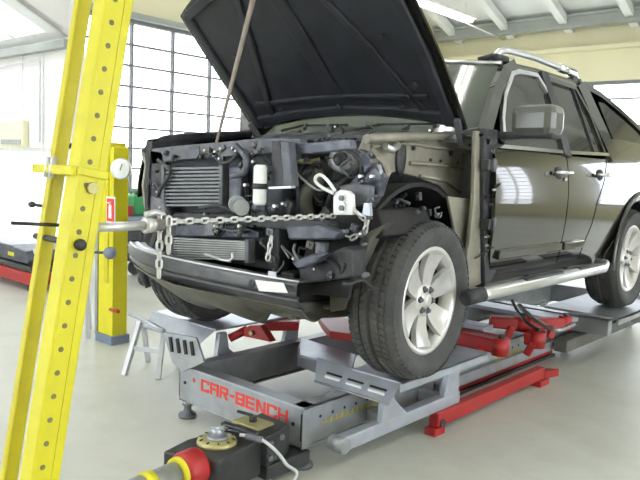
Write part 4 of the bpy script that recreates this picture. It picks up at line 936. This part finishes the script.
# ================================================================== FAR LEFT OBJECTS
fp = thing('yellow_post', 'second wide yellow steel post standing behind the first', 'post', (-2.05, .1, 0))
fx, fy = -2.03, .10
obj('column', MB().box((fx, fy, .78), (.20, .13, 1.44)), 'yellow', fp, bev=.006)
obj('side_column', MB().box((fx+.02, fy-.0, 1.0), (.05, .15, 1.06)), 'yellow_dk', fp, bev=.004)
obj('base', MB().box((fx, fy, .035), (.23, .16, .07)), 'bluefoot', fp, bev=.004)
obj('grey_edge', MB().box((fx-.115, fy-.05, .75), (.035, .05, 1.4)), 'galv', fp)
hb = aY(110, 253, fy-.15)
obj('hook_rod', MB().cyl(hb, hb+V((-.18, -.05, -.01)), .010, 8), 'iron', fp)
obj('hook_knob', MB().lathe([(0, .03), (.03, .03), (.045, .015), (.045, -.015), (.03, -.03), (0, -.03)], hb, (.6, -.8, 0), 18), 'bluefoot', fp)
obj('side_pin', MB().cyl((fx+.10, fy-.08, .28), (fx+.24, fy-.10, .29), .014, 8), 'red', fp)
# fire extinguisher sign on the post
ex = aY(111, 210, fy-.16); sg = thing('extinguisher_sign', 'small red fire extinguisher sign on the far yellow post', 'sign', tuple(ex))
obj('sign_plate', MB().box(ex, (.115, .006, .19)), 'white', sg)
obj('sign_field', MB().box(ex-V((0, .004, 0)), (.095, .004, .165)), 'redletter', sg)
obj('extinguisher_symbol', MB().bb((ex.x-.018, ex.y-.009, ex.z-.06), (ex.x+.018, ex.y-.006, ex.z+.035)).bb((ex.x-.008, ex.y-.009, ex.z+.035), (ex.x+.008, ex.y-.006, ex.z+.06)).bb((ex.x-.035, ex.y-.009, ex.z+.045), (ex.x+.012, ex.y-.006, ex.z+.055)), 'white', sg)
# round gauge
g = aY(121, 169, fy-.16); gg = thing('round_gauge', 'round white dial gauge clipped beside the far yellow post', 'gauge', tuple(g))
obj('dial', MB().lathe([(0, .012), (.062, .012), (.07, .006), (.07, -.012), (0, -.012)], g, (.55, -.83, 0), 28), 'white', gg)
obj('bezel', MB().lathe([(.060, .014), (.074, .016), (.076, -.014), (.066, -.014)], g, (.55, -.83, 0), 28), 'chain', gg)
obj('needle', MB().bar(g+V((.009, -.014, -.01)), g+V((.03, -.012, .035)), .006, .003), 'dark', gg)
obj('clip_arm', MB().bar(g+V((-.02, .02, 0)), V((fx+.08, fy, 1.36)), .03, .02), 'yellow_dk', gg)
# cart with tools behind the car
ct = thing('tool_cart', 'dark tool cart carrying a green canister behind the far fender', 'tool cart', (-4.3, 1.85, 0))
obj('cart_body', MB().bb((-4.75, 1.62, .25), (-3.85, 2.1, .72)), 'iron', ct, bev=.02)
for x in (-4.68, -3.92):
    for y in (1.68, 2.04): 
        w_ = obj('caster', MB().cyl((x-.02, y, .09), (x+.02, y, .09), .09, 14), 'rubber', ct); obj('caster_fork', MB().bb((x-.03, y-.02, .12), (x+.03, y+.02, .26)), 'greyp', w_)
obj('cart_tray', MB().bb((-4.78, 1.6, .72), (-3.82, 2.12, .76)), 'bluefoot', ct)
for k in range(2): 
    d_ = obj('cart_drawer', MB().bb((-4.70, 1.605, .30+.2*k), (-3.90, 1.62, .48+.2*k)), 'dark', ct, bev=.004); obj('drawer_handle', MB().cyl((-4.5, 1.59, .44+.2*k), (-4.1, 1.59, .44+.2*k), .010, 8), 'chain', d_)
cn = tag(obj('canister', MB().bb((-4.52, 1.76, .76), (-4.30, 1.95, 1.00)), 'green', bev=.03), 'green plastic canister on the tool cart', 'canister')
obj('canister_cap', MB().cyl((-4.36, 1.86, 1.0), (-4.36, 1.86, 1.04), .03, 14), 'dark', cn); obj('canister_handle', MB().tube([(-4.50, 1.86, .99), (-4.49, 1.86, 1.04), (-4.43, 1.86, 1.04), (-4.42, 1.86, .99)], .012, 8), 'green', cn)
rc_ = tag(obj('tool_case', MB().bb((-4.60, 1.62, .76), (-4.25, 1.73, .88)), 'red', bev=.012), 'small red tool case in front of the green canister', 'tool case')
obj('case_handle', MB().tube([(-4.48, 1.67, .87), (-4.48, 1.67, .91), (-4.37, 1.67, .91), (-4.37, 1.67, .87)], .008, 6), 'dark', rc_)
# low trolley at the left edge
fc = thing('low_trolley', 'dark low workshop trolley with red base at the left edge', 'trolley', (-4.9, .8, 0))
obj('red_base', MB().bb((-5.9, .50, .07), (-4.22, 1.15, .20)), 'red', fc, bev=.02)
obj('middle_tray', MB().bb((-5.85, .52, .20), (-4.26, 1.12, .27)), 'iron', fc, bev=.015)
obj('dark_cover', MB().prism([(-5.9, .29), (-4.30, .29), (-4.24, .33), (-4.34, .42), (-4.7, .45), (-5.9, .45)], 'y', .5, 1.15), 'darkblue', fc, bev=.02)
obj('yellow_label', MB().bb((-4.72, .494, .34), (-4.58, .499, .38)), 'yellow', fc)
obj('tray_post', MB().bb((-4.36, .56, .26), (-4.30, .62, .30)).bb((-5.6, .56, .26), (-5.5, .62, .30)), 'iron', fc)
obj('tow_handle', MB().tube([(-4.24, .6, .20), (-4.20, .58, .32), (-4.28, .56, .46)], .014, 8), 'hosewhite', fc)
for x in (-4.35, -5.7):
    for y in (.56, 1.05): obj('caster', MB().cyl((x, y-.02, .04), (x, y+.02, .04), .04, 14), 'rubber', fc)
# wall box
wb = thing('wall_box', 'beige heater box on the far left wall', 'wall box', (-9.0, YC-.2, 1.74))
a = aY(0, 147, YC-.35); b = aY(13, 121, YC-.35)
obj('case', MB().bb((a.x-.35, YC-.20, 1.53), (b.x, YC-.1, b.z+.03)), 'wall_beige', wb, bev=.02)
obj('grille', MB().bb((a.x-.3, YC-.21, 1.56), (b.x-.06, YC-.20, 1.64)), 'beam_grey', wb)
pp = thing('wall_pipe', 'thin grey pipe along the left bay wall under the beam', 'pipe', (-8, YC-.15, 2.85))
obj('pipe', MB().tube([(-9.6, YC-.16, 2.72), (-8.6, YC-.16, 2.80), (-7.53, YC-.16, 2.83), (-7.53, YC-.16, 1.6)], .014, 8), 'hosewhite', pp)
obj('elbow', MB().ball((-7.53, YC-.16, 2.83), .022, 10), 'hosewhite', pp)
